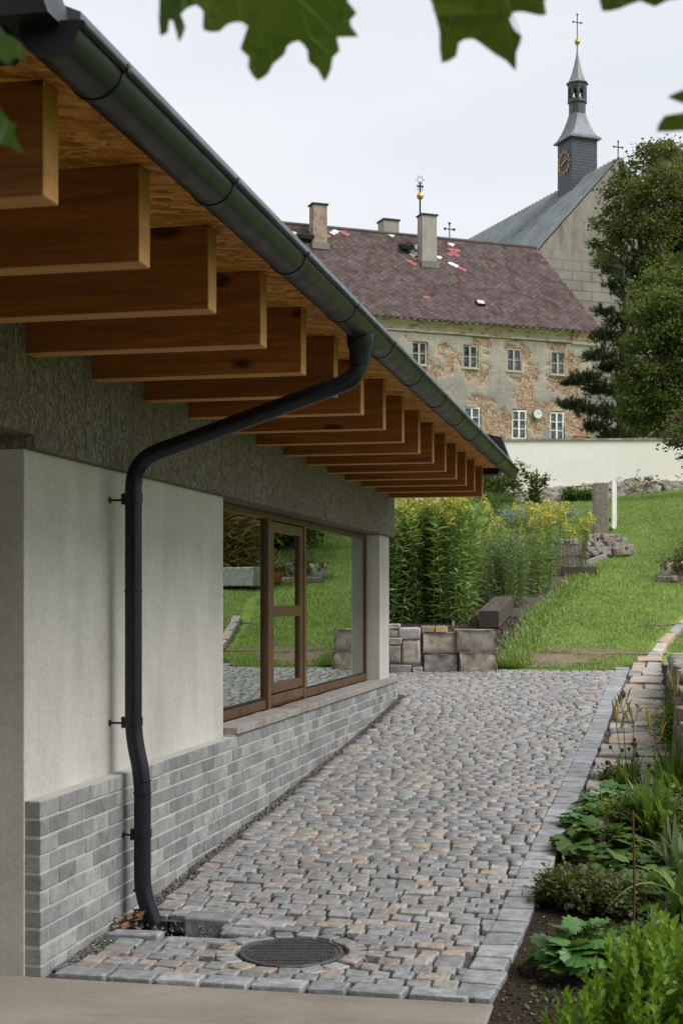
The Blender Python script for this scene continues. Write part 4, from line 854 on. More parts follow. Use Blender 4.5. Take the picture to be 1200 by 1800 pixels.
def cz(py, D): return EYE+(1053-py)/2500*D
def blobs_px(D, lst, base):    # (px, py, r_px, rv_px, depth offset)
    o = []
    for (px, py, r, rv, dd) in lst:
        p = at(px, D+dd); o.append((p[0]-base[0], p[1]-base[1], cz(py, D+dd)-base[2], r/2500*(D+dd), rv/2500*(D+dd)))
    return o
def tbase(px, D): p = at(px, D); return (float(p[0]), float(p[1]), g(*p))
D = 62; ba = tbase(1165, D)
broad_tree('linden_tree', ba, blobs_px(D, [(1150, 275, 38, 34, 0), (1190, 270, 35, 30, 2), (1110, 330, 40, 34, 0), (1165, 335, 55, 42, -2), (1080, 385, 34, 28, 0), (1130, 400, 50, 38, -2), (1195, 400, 45, 50, 0), (1065, 432, 30, 24, 1), (1105, 462, 48, 32, -1), (1165, 470, 50, 40, -2), (1215, 330, 50, 60, 0), (1250, 420, 60, 80, 0), (1090, 285, 12, 8, 0), (1055, 455, 18, 12, 0)], ba), 30000, .17, M['linden'], 'tall dull green linden rising in front of the church gable', .35)
D = 52; ba = tbase(1185, D)
broad_tree('broadleaf_tree', ba, blobs_px(D, [(1150, 540, 42, 34, 0), (1185, 590, 45, 40, 0), (1125, 600, 30, 28, 0), (1160, 650, 45, 36, 0), (1110, 665, 26, 26, 0), (1135, 705, 36, 30, 0), (1195, 700, 45, 40, 0), (1170, 745, 50, 24, 1), (1110, 735, 25, 25, 1), (1190, 500, 40, 40, 1), (1145, 495, 30, 20, 1), (1240, 600, 60, 110, 0), (1095, 700, 14, 20, 0)], ba), 30000, .15, M['linden2'], 'lighter green broadleaf tree behind the white wall at the right', .28)
D = 40; ba = tbase(1300, D)
broad_tree('overhanging_tree', ba, blobs_px(D, [(1192, 780, 20, 10, 0), (1180, 778, 14, 7, 0), (1205, 760, 30, 14, 0), (1197, 805, 9, 9, 0), (1240, 740, 40, 40, 0), (1290, 700, 50, 60, 0), (1215, 820, 12, 20, 0), (1192, 735, 16, 10, 0)], ba), 5000, .12, M['linden2'], 'tree at the far right whose low leafy branch hangs over the white wall', .2)
def pine(name, base, H, pads, label, n=60000):
    e = empty(name, base); tag(e, label, 'tree'); b = MB().tube([(0, 0, -.5), (0, 0, H*.4), (.1, 0, H*.8), (0, 0, H)], [.32, .25, .12, .03], 10); P = []; A_ = []
    wts = np.array([q[3]**2 for q in pads]); wts = wts/wts.sum()
    for q, w_ in zip(pads, wts):
        c_ = Vector(q[:3]); b.tube([(0, 0, max(1, c_.z-.5)), c_*.6+Vector((0, 0, c_.z*.4-.1)), c_], [.08, .05, .02], 6)
        nt = int(max(8, n*w_/34)); d = dirs(nt); ctr = np.array(c_)+d*RNG.uniform(.2, 1, nt)[:, None]*np.array([q[3], q[3], q[4]]); k = np.repeat(np.arange(nt), 34)
        ax = d*.7+np.array([0, 0, .5]); P.append(ctr[k]+ax[k]*RNG.uniform(-.14, .14, (len(k), 1))); A_.append(ax[k]*.8+RNG.normal(size=(len(k), 3))*.6)
    b.build('trunk', M['bark'], e, True); P = np.concatenate(P); A_ = np.concatenate(A_); leaves('crown', P, A_, RNG.uniform(.12, .2, len(P)), M['pine'], e, 'needle', 3.2); return e
D = 57; ba = tbase(1095, D)
pads = blobs_px(D, [(1085, 500, 30, 18, 0), (1110, 520, 30, 20, 2), (1060, 545, 20, 12, 0), (1095, 560, 38, 22, 0), (1065, 590, 30, 16, 0), (1110, 600, 36, 24, 1), (1050, 625, 30, 15, -1), (1085, 645, 40, 22, 0), (1030, 665, 32, 13, -1), (1005, 672, 22, 9, -1), (1060, 685, 36, 18, 0), (1000, 710, 24, 10, -1), (1030, 718, 32, 15, -1), (1075, 725, 36, 22, 0), (1045, 750, 26, 14, 0), (1085, 765, 36, 18, 0), (1115, 690, 36, 40, 2), (1120, 760, 30, 16, 2), (1150, 560, 36, 60, 3), (1150, 680, 40, 80, 3), (1070, 470, 18, 16, 2), (1100, 480, 26, 20, 3)], ba)
pine('pine_tree', ba, 8.2, pads, 'dark green pine with layered boughs in front of the old house corner', 90000)
# ================================================================== LOW PLANTS
def foliage_shrub(name, base, r, h, n, size, mat, label, cat='shrub', kind='oval', wid=1, group=None, flowers=0, up=.35, clump=.09):
    e = empty(name, base); tag(e, label, cat, group); nc = max(8, n//40); d = dirs(nc, .25); rr = RNG.uniform(.3, 1, nc)**.6
    ctr = d*rr[:, None]*np.array([r, r, h*.55])+np.array([0, 0, h*.45]); ctr[:, 2] = np.abs(ctr[:, 2]); k = RNG.integers(0, nc, n); P = ctr[k]+RNG.normal(size=(n, 3))*clump
    leaves('foliage', P, dirs(n, up), RNG.uniform(.6, 1.2, n)*size, mat, e, kind, wid)
    b = MB()
    for q in ctr[::max(1, nc//24)]: b.tube([(q[0]*.15, q[1]*.15, 0), (q[0]*.6, q[1]*.6, q[2]*.6), tuple(q)], [.008, .006, .003], 4)
    b.build('stems', M['brownstem'], e)
    if flowers:
        top = ctr[ctr[:, 2] > h*.55]; k = RNG.integers(0, len(top), flowers*12); leaves('flowers', top[k]+RNG.normal(size=(len(k), 3))*.05+np.array([0, 0, .05]), dirs(len(k), .8), RNG.uniform(.6, 1, len(k))*.04, M['yellowflower'], e)
    return e
def tall_clump(name, cx, cy, rx, ry, ns, hmin, hmax, mat, label, cat='plant', leafL=.13, per=46, flower=0, group=None, wid=1.0, fsize=.035):
    base = (cx, cy, g(cx, cy)); e = empty(name, base); tag(e, label, cat, group); P, A_, FP = [], [], []; b = MB()
    for k in range(ns):
        a, rr = random.uniform(0, 6.28), math.sqrt(random.random()); x, y = rx*rr*math.cos(a), ry*rr*math.sin(a); H = random.uniform(hmin, hmax)*(1-.18*(random.random()<.25)); lx, ly = random.gauss(0, .13), random.gauss(0, .13)
        z0 = g(cx+x, cy+y)-base[2]; b.tube([(x, y, z0-.02), (x+lx*.4, y+ly*.4, z0+H*.5), (x+lx, y+ly, z0+H)], [.006, .005, .002], 4, False)
        t_ = np.linspace(.03, .98, per)+RNG.normal(0, .01, per); an = np.arange(per)*2.4+random.uniform(0, 6); L = np.stack([x+lx*t_, y+ly*t_, z0+H*t_], 1); P.append(L); el = np.interp(t_, [0, .7, 1], [.05, .40, 1.2])+RNG.normal(0, .38, per)
        A_.append(np.stack([np.cos(an), np.sin(an), el], 1))
        if random.random() < flower:
            nf = 90; s_ = RNG.random(nf); ang = RNG.uniform(0, 6.28, nf); rad = (.025+.075*(1-s_))*RNG.random(nf)**.4
            FP.append(np.stack([x+lx+rad*np.cos(ang), y+ly+rad*np.sin(ang), z0+H-.06+s_*.17-rad*.3], 1))
    b.build('stems', M['stem'], e); P = np.concatenate(P); A_ = np.concatenate(A_); leaves('foliage', P, A_, RNG.uniform(.6, 1.15, len(P))*leafL, mat, e, 'lance', wid, RNG.normal(0, .3, len(P)))
    if FP: FP = np.concatenate(FP); leaves('flowers', FP, dirs(len(FP), .6), RNG.uniform(.6, 1.1, len(FP))*fsize, M['yellowflower'], e, 'oval', 1.3)['kind'] = 'stuff'
    return e
tall_clump('goldenrod', -3.65, 20.2, .62, .6, 80, 1.45, 1.75, M['goldenrod'], 'tall goldenrod clump nearest the window pillar', flower=.6, leafL=.175, wid=1.25)
tall_clump('goldenrod', -2.88, 20.3, .58, .6, 90, 1.4, 1.75, M['goldenrod'], 'tall goldenrod clump behind the stacked blocks', flower=.6, leafL=.175, wid=1.25)
tall_clump('goldenrod', -3.35, 21.8, .95, .8, 75, 1.45, 1.75, M['goldenrod'], 'tall yellow flowering goldenrod standing at the back under the eaves', flower=.32)
tall_clump('goldenrod', -5.0, 21.6, .9, .9, 60, 1.45, 1.75, M['goldenrod'], 'tall goldenrod clump hidden mostly by the garden building', flower=.35)
tall_clump('aster_clump', -2.12, 21.7, .36, .5, 60, .8, 1.1, M['willowy'], 'feathery grey green clump right of the tall goldenrod behind the timber beam', leafL=.11, per=40)
tall_clump('aster_clump', -1.82, 23.0, .40, .5, 45, .7, 1.0, M['goldenrod'], 'bushy green clump between the timber beam and the yarrow', leafL=.12, per=36)
tall_clump('yarrow', -1.45, 25.3, .55, .5, 40, .8, 1.15, M['willowy'], 'thin stemmed yellow yarrow in front of the stone heap', leafL=.10, per=18, flower=.8, fsize=.04)
tall_clump('yellow_perennial', -2.3, 26.5, .8, .8, 65, .75, 1.05, M['willowy'], 'grey green perennial with broad yellow heads left of the granite post', leafL=.10, per=24, flower=.3)
tall_clump('tall_perennial', -2.8, 24.0, .7, .8, 60, .7, 1.1, M['goldenrod'], 'mixed green perennials behind the goldenrod', leafL=.12, per=26, flower=.1)
for (px, py, r, h, m_, l) in [(985, 920, .35, .45, 'silver', 'silvery lavender mound behind the yellow flowers'), (900, 925, .4, .45, 'silver', 'silver leaved mound near the end of the gutter'), (930, 935, .5, .5, 'willowy', 'low bluish green mound in the middle of the flower bed'), (880, 905, .5, .6, 'ground_leaf', 'dark green mound behind the bed below the gutter end')]:
    q = ong(px, py); foliage_shrub('mound_plant', q, r, h, 1400, .08, M[m_], l, 'plant', 'lance', 1.5)
# plants at the foot of the white wall
for (px, py, r, h, n, m_, l) in [(875, 882, .65, 1.0, 2200, 'linden2', 'leafy bush at the white wall beside the roof end'), (1100, 868, .6, .45, 1500, 'willowy', 'low grey green lavender bush left of centre at the foot of the white wall'), (1135, 864, .4, .4, 900, 'olive', 'brownish low bush beside the lavender at the foot of the white wall'), (1065, 872, .3, .35, 700, 'willowy', 'small tuft directly behind the granite post'), (1005, 880, .3, .3, 500, 'ground_leaf', 'small dark bush right of the climbing vine'), (1030, 880, .25, .25, 400, 'ground_leaf', 'tiny dark bush left of the granite post at the wall')]:
    q = ong(px, py); foliage_shrub('wall_bush', q, r, h, n, .11, M[m_], l, 'bush')
q = ong(943, 885); vn = empty('climbing_vine', q); tag(vn, 'young climbing vine on a wooden stake against the white wall', 'vine')
MB().tube([(0, 0, 0), (0, 0, 1.0)], .025, 6).build('stake', M['oldtimber'], vn)
b = MB(); pa = [[(0, 0, 0), (-.1, 0, .5), (-.35, 0, .9), (-.5, 0, 1.15)], [(0, 0, .2), (.12, 0, .6), (.3, 0, .75)], [(0, 0, 0), (.02, 0, .6), (-.15, 0, .8)], [(0, 0, 0), (-.2, 0, .3)]]; PP = []
for p_ in pa:
    b.tube(p_, .012, 5)
    for k in range(260 if p_ is pa[0] else 150): i_ = random.randrange(len(p_)-1); s_ = Vector(p_[i_]).lerp(Vector(p_[i_+1]), random.random()); PP.append(s_+Vector(RNG.normal(0, .08, 3)))
b.build('stem', M['brownstem'], vn); leaves('foliage', np.array(PP), dirs(len(PP), 0), .11, M['linden2'], vn)
q = ong(1195, 1012); foliage_shrub('rock_bed_shrub', (q[0]+.25, q[1], q[2]), .5, .35, 1200, .08, M['olive'], 'small dry dark shrub on the lawn edge at the right border', 'shrub')
for k in range(6): pass
rk = empty('edge_rocks', ong(1180, 1020)); tag(rk, 'low red brown stones around the dry shrub on the right lawn edge', 'stones')
for k in range(7): link('field_stone', random.choice(rbm), rk, (k*.14-.12, random.uniform(-.1, .1), .02), (0, 0, random.uniform(0, 3)), (random.uniform(.12, .25), .18, .10))
# garden to the right, seen in the window's reflection
tall_clump('feather_grass', 2.75, 25.5, .9, 1.0, 160, 1.2, 1.8, M['strawgrass'], 'tall straw coloured ornamental grass reflected in the left pane of the window', leafL=.5, per=14, wid=.35)
tall_clump('feather_grass', 4.3, 27.0, 1.0, 1.0, 120, 1.3, 1.8, M['strawgrass'], 'second clump of tall straw grass behind the first on the right slope', leafL=.5, per=14, wid=.35)
foliage_shrub('garden_shrub', (2.9, 27.2, g(2.9, 27.2)), 1.1, 2.2, 5000, .14, M['yellowgreen'], 'yellow green shrub mirrored near the top of the left window pane', 'shrub', clump=.2)
foliage_shrub('garden_shrub', (2.35, 29.0, g(2.35, 29)), .8, 1.0, 3500, .14, M['ground_leaf'], 'dark bushy shrub mirrored behind the narrow casement', 'shrub', clump=.2)
foliage_shrub('garden_shrub', (5.2, 30.5, g(5.2, 30.5)), 2.4, 3.2, 9000, .2, M['linden'], 'large dark hedge shrub on the slope right of the lawn', 'shrub', clump=.3)
foliage_shrub('garden_shrub', (8.5, 28.5, g(8.5, 28.5)), 2.6, 3.6, 9000, .2, M['linden2'], 'large light hedge shrub farthest right of the lawn', 'shrub', clump=.3)
foliage_shrub('garden_shrub', (4.6, 34.5, g(4.6, 34.5)), 1.6, 2.2, 6000, .18, M['linden'], 'round green shrub high on the lawn right of the gate post', 'shrub', clump=.3)
tr_ = MB().box(-.7, .7, -.22, .22, 0, .32).build('stone_trough', M['kerb'], None, bevel=.02); tr_.location = (1.75, 23.2, g(1.75, 23.2)); tr_.rotation_euler = (0, 0, .2); tag(tr_, 'long grey stone trough mirrored at the left edge of the window', 'trough')
tb2 = MB().lathe([(.16, 0), (.24, .16), (.26, .2), (.22, .2), (.2, .16)], n=20).build('terracotta_bowl', plain('terracotta', (.42, .13, .07)), None, True); tb2.location = (1.02, 23.6, g(1.02, 23.6)); tag(tb2, 'terracotta bowl mirrored beside the stone trough', 'bowl')
bo = link('boulder', rbm[0].copy(), None, (.62, 24.6, g(.62, 24.6)+.08), (0, 0, .3), (.6, .5, .28)); bo.data.materials[0] = M['slabstone']; tag(bo, 'pale flat boulder at the lawn edge mirrored in the casement', 'boulder')
# ------------------------------------------------------------------ lawn grass
def inpatch(x, y):
    m_ = np.zeros(len(x), bool)
    for (cx, cy, ax, ay) in PATCH: m_ |= (((x-cx)/ax)**2+((y-cy)/ay)**2 < 1.0+RNG.normal(0, .35, len(x))+1.2*(vnoise(x, y, 5, 77)-.5))
    return m_
n = 400000; yy = 16.6+(RNG.power(.62, n))*25; xx = RNG.uniform(-2.2, 9, n)
sel = (xx > np.interp(yy, [16.7, 21, 26, 31, 32], [-1.7, -1.5, -.92, -.75, -9])+RNG.normal(0, .06, n)) & ((xx < np.interp(yy, [16.6, 16.9, 18.2, 20, 22], [-.05, -.05, .05, .35, .8])+RNG.normal(0, .03, n)) | (yy > 22.4) | (xx > np.interp(yy, [16.6, 16.9, 18.2, 20, 22], [.6, .6, .22, .52, 1.0]))) & ~inpatch(xx, yy) & ((yy > 16.85) | (xx > -1.2+RNG.normal(0, .1, n)))
xx, yy = xx[sel], yy[sel]; n2 = 60000; yy = np.concatenate([yy, 31+RNG.random(n2)*13]); xx = np.concatenate([xx, RNG.uniform(-9, 4, n2)])
n = len(xx); P = np.stack([xx, yy, G(xx, yy)-.03], 1); pn_ = vnoise(xx, yy, 1.1, 9)*.6+vnoise(xx, yy, 4, 10)*.4
A_ = RNG.normal(size=(n, 3)); A_[:, 2] = 1.6; sz = RNG.uniform(.024, .048, n)*(.75+.7*pn_)*np.interp(yy, [16, 40], [1, 1.7])
T, F = leaf_T('needle'); T = T.copy(); T[:, 0] *= 3.6; V, Fs = stamp(T, F, frames(A_)*sz[:, None, None], P); V2 = V
tag(link('lawn_grass', npmesh('lawn_grass', V, Fs, M['grass'])), 'short mown green grass covering the sloping lawn', 'grass', kind='stuff')
# longer tufts along the lawn edges
n = 9000; t_ = RNG.random(n); yy = np.interp(t_, [0, .35, 1], [16.75, 17.2, 26]); xx = np.interp(yy, [16.7, 21, 26], [-1.62, -1.48, -.92])+RNG.normal(0, .10, n)
P = np.stack([xx, yy, G(xx, yy)-.03], 1); A_ = RNG.normal(size=(n, 3)); A_[:, 2] = 1.5
V, Fs = stamp(T, F, frames(A_)*RNG.uniform(.06, .14, n)[:, None, None], P); tag(link('edge_grass', npmesh('edge_grass', V, Fs, M['grass'])), 'longer grass tufts along the edge of the lawn and flower bed', 'grass', kind='stuff')
# ------------------------------------------------------------------ soil crumbs
n = 9000; xx = RNG.uniform(-.6, .9, n); yy = RNG.uniform(3.6, 8.4, n); P = np.stack([xx, yy, G(xx, yy)-.010], 1); P = P[xx > kerbx(yy)+.01]; chips('soil_crumbs', P[:5000], .009, M['soil']); chips('bark_flakes', P[5000:6200]+np.array([.003, .004, .004]), .011, M['litter'])
n = 1500; xx = RNG.uniform(-.45, .9, n); yy = RNG.uniform(4.2, 8.4, n); cl = vnoise(xx*3, yy*3, 1, 44) > .55; P = np.stack([xx, yy, G(xx, yy)-.01], 1)[cl & (xx > kerbx(yy)+.05)]; tag(leaves('bed_weeds', P, dirs(len(P), .8), RNG.uniform(.4, 1, len(P))*.035, M['ground_leaf'], None), 'tiny green weeds sprouting from the dark soil of the right bed', 'weeds', kind='stuff')
n = 9000; xx = RNG.uniform(-4, -1.5, n); yy = RNG.uniform(16.8, 20.5, n); P = np.stack([xx, yy, G(xx, yy)], 1); chips('bark_mulch', P[xx < -1.6], .018, M['soil2'])
n = 6000; yy = RNG.uniform(8.2, 16.5, n); xx = kerbx(yy)+np.abs(RNG.normal(0, .07, n)); chips('edge_gravel', np.stack([xx, yy, G(xx, yy)+.0], 1), .013, M['chip'])
# ================================================================== PLANTS OF THE RIGHT HAND BED
def lobed(nl=9, depth=.14, seed=0):    # round scalloped leaf, heart base at origin
    th = np.linspace(-math.pi*.93, math.pi*.93, 40); r = .5*(1+depth*np.cos(th*nl))*(1-.25*np.abs(th/math.pi)**4)
    X = r*np.sin(th); Y = .42+r*np.cos(th); Z = -.22*(X**2+(Y-.42)**2)*1.6+.03*np.cos(th*nl); V = np.concatenate([[[0, .1, .02]], np.stack([X*.5, .15+(Y-.15)*.5, Z*.2+.02], 1), np.stack([X, Y, Z], 1)]); n = len(th); k = np.arange(n-1)
    return V, [np.stack([0*k, 1+k+1, 1+k], 1), np.stack([1+k, 1+k+1, 1+n+k+1, 1+n+k], 1)]
def rosette(name, base, n, r, h, size, mat, label, cat='plant', nl=9, tilt=.5):
    e = empty(name, base); tag(e, label, cat); T, F = lobed(nl); an = RNG.uniform(0, 6.28, n); rr = np.sqrt(RNG.random(n)); b = MB()
    P = np.stack([r*rr*np.cos(an), r*rr*np.sin(an), h*(1-.55*rr**2)*RNG.uniform(.55, 1, n)], 1); A_ = np.stack([np.cos(an), np.sin(an), tilt-rr*.9+RNG.normal(0, .25, n)], 1)
    sz = RNG.uniform(.6, 1.15, n)*size; V, Fs = stamp(T, F, frames(A_, RNG.normal(0, .3, n))*sz[:, None, None], P)
    link('foliage', npmesh('foliage', V, Fs, mat, True), e)
    for p_ in P[::3]: b.tube([(p_[0]*.1, p_[1]*.1, 0), (p_[0]*.6, p_[1]*.6, p_[2]*.6), tuple(p_)], .003, 4)
    b.build('stems', M['stem'], e); return e
def gp_(px, py): q = ong(px, py); return (q[0], q[1], q[2])
rosette('leafy_rosette', gp_(1025, 1712), 110, .17, .20, .10, M['rosette'], 'bright green scalloped leaf rosette in the soil by the kerb')
rosette('geranium_plant', gp_(1060, 1500), 130, .24, .16, .10, M['ground_leaf'], 'dark green round leaved plant spreading over the kerb above the thyme', nl=7)
rosette('geranium_plant', gp_(1095, 1432), 120, .26, .18, .10, M['rosette'], 'pale green round leaved plant below the daylilies', nl=7)
rosette('geranium_plant', gp_(1110, 1540), 90, .2, .12, .09, M['ground_leaf'], 'low round leaved plant beside the rusty stake', nl=7)
foliage_shrub('thyme_mat', gp_(1000, 1590), .17, .14, 2600, .028, M['olive'], 'low reddish green thyme cushion spilling over the kerb', 'plant', clump=.03)
foliage_shrub('thyme_mat', gp_(1070, 1600), .22, .13, 3000, .03, M['olive'], 'olive thyme cushion between the rosette and the rusty stake', 'plant', clump=.03)
foliage_shrub('thyme_mat', gp_(1090, 1380), .14, .09, 1300, .03, M['olive'], 'sparse low herb growing between the sandstone slabs', 'plant', clump=.03)
def strap(name, base, n, L, mat, label, cat='plant', wid=.035, spread=.8, buds=0):
    e = empty(name, base); tag(e, label, cat); V, F = [], []; ns = 8; VV = []; FF = []
    for k in range(n):
        a = random.uniform(0, 6.28); l = L*random.uniform(.6, 1.1); lean = random.uniform(.15, 1)*spread; x0, y0 = random.gauss(0, .04), random.gauss(0, .04); b0 = len(VV); sd_ = (-math.sin(a), math.cos(a))
        for j in range(ns+1):
            s_ = j/ns; rad = l*(lean*s_*.75); z = l*(s_*.95-lean*.75*s_**2.4); w_ = wid/2*math.sin(math.pi*min(1, (1-s_)*.6+.02))**.6*(1-s_**4)
            c_ = (x0+rad*math.cos(a), y0+rad*math.sin(a), z); VV += [(c_[0]+sd_[0]*w_, c_[1]+sd_[1]*w_, z+w_*.35), c_, (c_[0]-sd_[0]*w_, c_[1]-sd_[1]*w_, z+w_*.35)]
            if j: FF += [(b0+3*j-3, b0+3*j-2, b0+3*j+1, b0+3*j), (b0+3*j-2, b0+3*j-1, b0+3*j+2, b0+3*j+1)]
    link('foliage', npmesh('foliage', np.array(VV), np.array(FF), mat, True), e)
    if buds:
        b = MB()
        for k in range(buds):
            bb = MB()
            a = random.uniform(0, 6.28); h = L*random.uniform(1.15, 1.6); x, y = random.gauss(0, .13), random.gauss(0, .10); b.tube([(x*.3, y*.3, 0), (x*.8, y*.8, h*.6), (x, y, h)], [.004, .0035, .0025], 5)
            for j in range(5):
                an = random.uniform(0, 6.28); dx, dy = .05*math.cos(an), .05*math.sin(an); q_ = (x+dx*.5, y+dy*.5, h+.02*j-.03); b.tube([(x, y, h-.04+.01*j), q_], .002, 4); bb.tube([q_, (x+dx*.9, y+dy*.9, h+.04+.02*j), (x+dx*1.2, y+dy*1.2, h+.07+.02*j)], [.003, .0055, .002], 6)
            bb.build('bud_cluster', M['bud'], e, True)
        b.build('flower_stalks', M['stem'], e)
    return e
strap('daylily', gp_(1150, 1490), 75, .55, M['daylily'], 'large arching daylily clump with tall budded stalks by the stone wall', buds=3)
strap('daylily', gp_(1195, 1440), 60, .62, M['daylily'], 'daylily clump cut by the right edge of the picture', buds=1)
strap('daylily', gp_(1110, 1400), 26, .40, M['daylily'], 'small daylily tuft in front of the sandstone slabs', buds=2)
strap('daylily', gp_(1215, 1620), 30, .60, M['daylily'], 'long leaved daylily leaning in from the lower right border', spread=1.3)
strap('daylily', gp_(1085, 1455), 34, .34, M['daylily'], 'low strap leaved tuft between the geranium mounds and the kerb')
strap('daylily', gp_(1180, 1400), 60, .50, M['daylily'], 'daylily clump pressed against the foot of the stone wall', spread=1.0)
strap('daylily', gp_(1190, 1545), 40, .40, M['willowy'], 'grey green strap leaved plant right of the rusty stake')
rosette('geranium_plant', gp_(1165, 1590), 120, .24, .13, .09, M['ground_leaf'], 'dark low leafy mat right of the rusty stake behind the shrub', nl=7)
rosette('geranium_plant', gp_(1035, 1455), 80, .15, .12, .08, M['rosette'], 'light green leaf mound hugging the kerb above the dark geranium', nl=7)
foliage_shrub('thyme_mat', gp_(1130, 1690), .22, .12, 2400, .03, M['ground_leaf'], 'green cushion between the scalloped rosette and the corner shrub', 'plant', clump=.03)
foliage_shrub('herb_patch', gp_(1150, 1480), .25, .28, 3000, .04, M['linden2'], 'tangled light green herbs around the base of the large daylily', 'plant', clump=.04)
strap('sedge_tuft', gp_(1130, 1600), 40, .22, M['daylily'], 'thin grassy tuft beside the rusty stake', wid=.008)
strap('sedge_tuft', gp_(1165, 1660), 50, .25, M['willowy'], 'fine grassy tuft behind the bright shrub', wid=.008)
for (px, py, r, h, l) in [(1185, 1330, .25, .45, 'grass green bush growing over the stone wall at the right border'), (1210, 1270, .3, .5, 'upper leafy bush on top of the stone wall at the right border')]:
    q = gp_(px, py); foliage_shrub('wall_shrub', (q[0]+.12, q[1], q[2]), r, h, 2600, .06, M['daylily'], l, 'shrub', 'lance', 1.3, clump=.06)
# dried seed heads in front of slabs
sdh = empty('seed_heads', gp_(1120, 1395)); tag(sdh, 'dry stalks with dark round seed heads in front of the sandstone slabs', 'plant'); b = MB(); b2 = MB()
for k in range(12):
    x, y, h = random.uniform(-.22, .10), random.uniform(-.05, .1), random.uniform(.16, .36); b.tube([(.05, 0, 0), (x*.6, y*.6, h*.6), (x, y, h)], .0022, 4); MB().lathe([(.003, -.016), (.013, -.006), (.012, .008), (.003, .013)], (x, y, h), 8).build('seed_head', M['brownstem'], sdh, True)
b.build('stalks', M['brownstem'], sdh)
q = gp_(1113, 1655); stk = MB().tube([(0, 0, -.02), (.004, 0, .30), (-.004, 0, .58)], .0055, 6).build('rusty_stake', plain('rusty_iron', (.11, .045, .025), .9), None); stk.location = q; tag(stk, 'thin rusty iron stake upright among the bed plants', 'stake')
# bright near shrub
def near_shrub(base, label, r, h, n, size):
    e = empty('bright_shrub', base); tag(e, label, 'shrub'); nt = n//14; d = dirs(nt, .3); rr = RNG.uniform(.45, 1, nt); tip = d*rr[:, None]*np.array([r, r, h*.6])+np.array([0, 0, h*.45]); tip[:, 2] = np.abs(tip[:, 2]); b = MB()
    ax = d*.5+np.array([0, 0, .8]); P, A_ = [], []
    for j in range(14):
        f_ = j/14; an = j*2.4+RNG.uniform(0, 1, nt); P.append(tip-ax*.10*(1-f_)); A_.append(ax*(.5+f_)+np.stack([np.cos(an), np.sin(an), 0*an], 1)*(1.1-f_*.6))
    for q_ in range(0, nt, 3): t0 = tip[q_]; b.tube([(t0[0]*.1, t0[1]*.1, 0), tuple(t0*.6), tuple(t0)], [.006, .004, .002], 4)
    P, A_ = np.concatenate(P), np.concatenate(A_); leaves('foliage', P, A_, RNG.uniform(.7, 1.1, len(P))*size, M['shrub'], e, 'oval', .8); b.build('stems', M['stem'], e)
near_shrub((float(at(1180, 3.7)[0]), float(at(1180, 3.7)[1]), 0), 'bright green leafy shrub, blurred, in the lower right corner', .27, .76, 11000, .036)
near_shrub((float(at(1045, 3.6)[0]), float(at(1045, 3.6)[1]), 0), 'smaller bright green shrub at the bottom edge left of the corner shrub', .19, .60, 5200, .034)
# dead leaves at pipe foot
n = 2600; xx = RNG.uniform(WALLX, -.62, n); yy = 5.6+RNG.power(.7, n)*9; cl = vnoise(xx*2.2, yy*2.2, 1, 91) > .66; P = np.stack([xx, yy, G(xx, yy)-.006], 1)[cl]; tag(leaves('joint_moss', P, dirs(len(P), 1.0), RNG.uniform(.4, 1, len(P))*.016, M['ground_leaf'], path), kind='stuff')
for k, (x, y) in enumerate([(-1.1, 6.1), (-1.72, 7.3), (-.95, 8.0), (-2.2, 5.75), (-1.3, 9.6)]):
    o = leaves('fallen_leaf', np.array([[0., 0, 0]]), dirs(1, 0), .045, M['deadleaf'], None, wid=1.3); o.location = (x, y, g(x, y)+.018); tag(o, ['brown fallen leaf right of the manhole cover', 'brown fallen leaf in mid path some way beyond the drain gap', 'dry leaf near the kerb opposite the thyme', 'dry leaf by the slab corner close to the brick plinth', 'small dry leaf lying far up the middle of the path'][k], 'leaf')
dl = empty('dead_leaves', (-2.37, 6.2, g(-2.37, 6.2))); tag(dl, 'handful of dry brown leaves in the drain gap behind the pipe foot', 'leaves')
P = np.stack([RNG.uniform(-.03, .07, 26), RNG.uniform(-.03, .25, 26), RNG.uniform(-.02, .05, 26)], 1); leaves('leaf', P, dirs(26), .05, M['deadleaf'], dl)
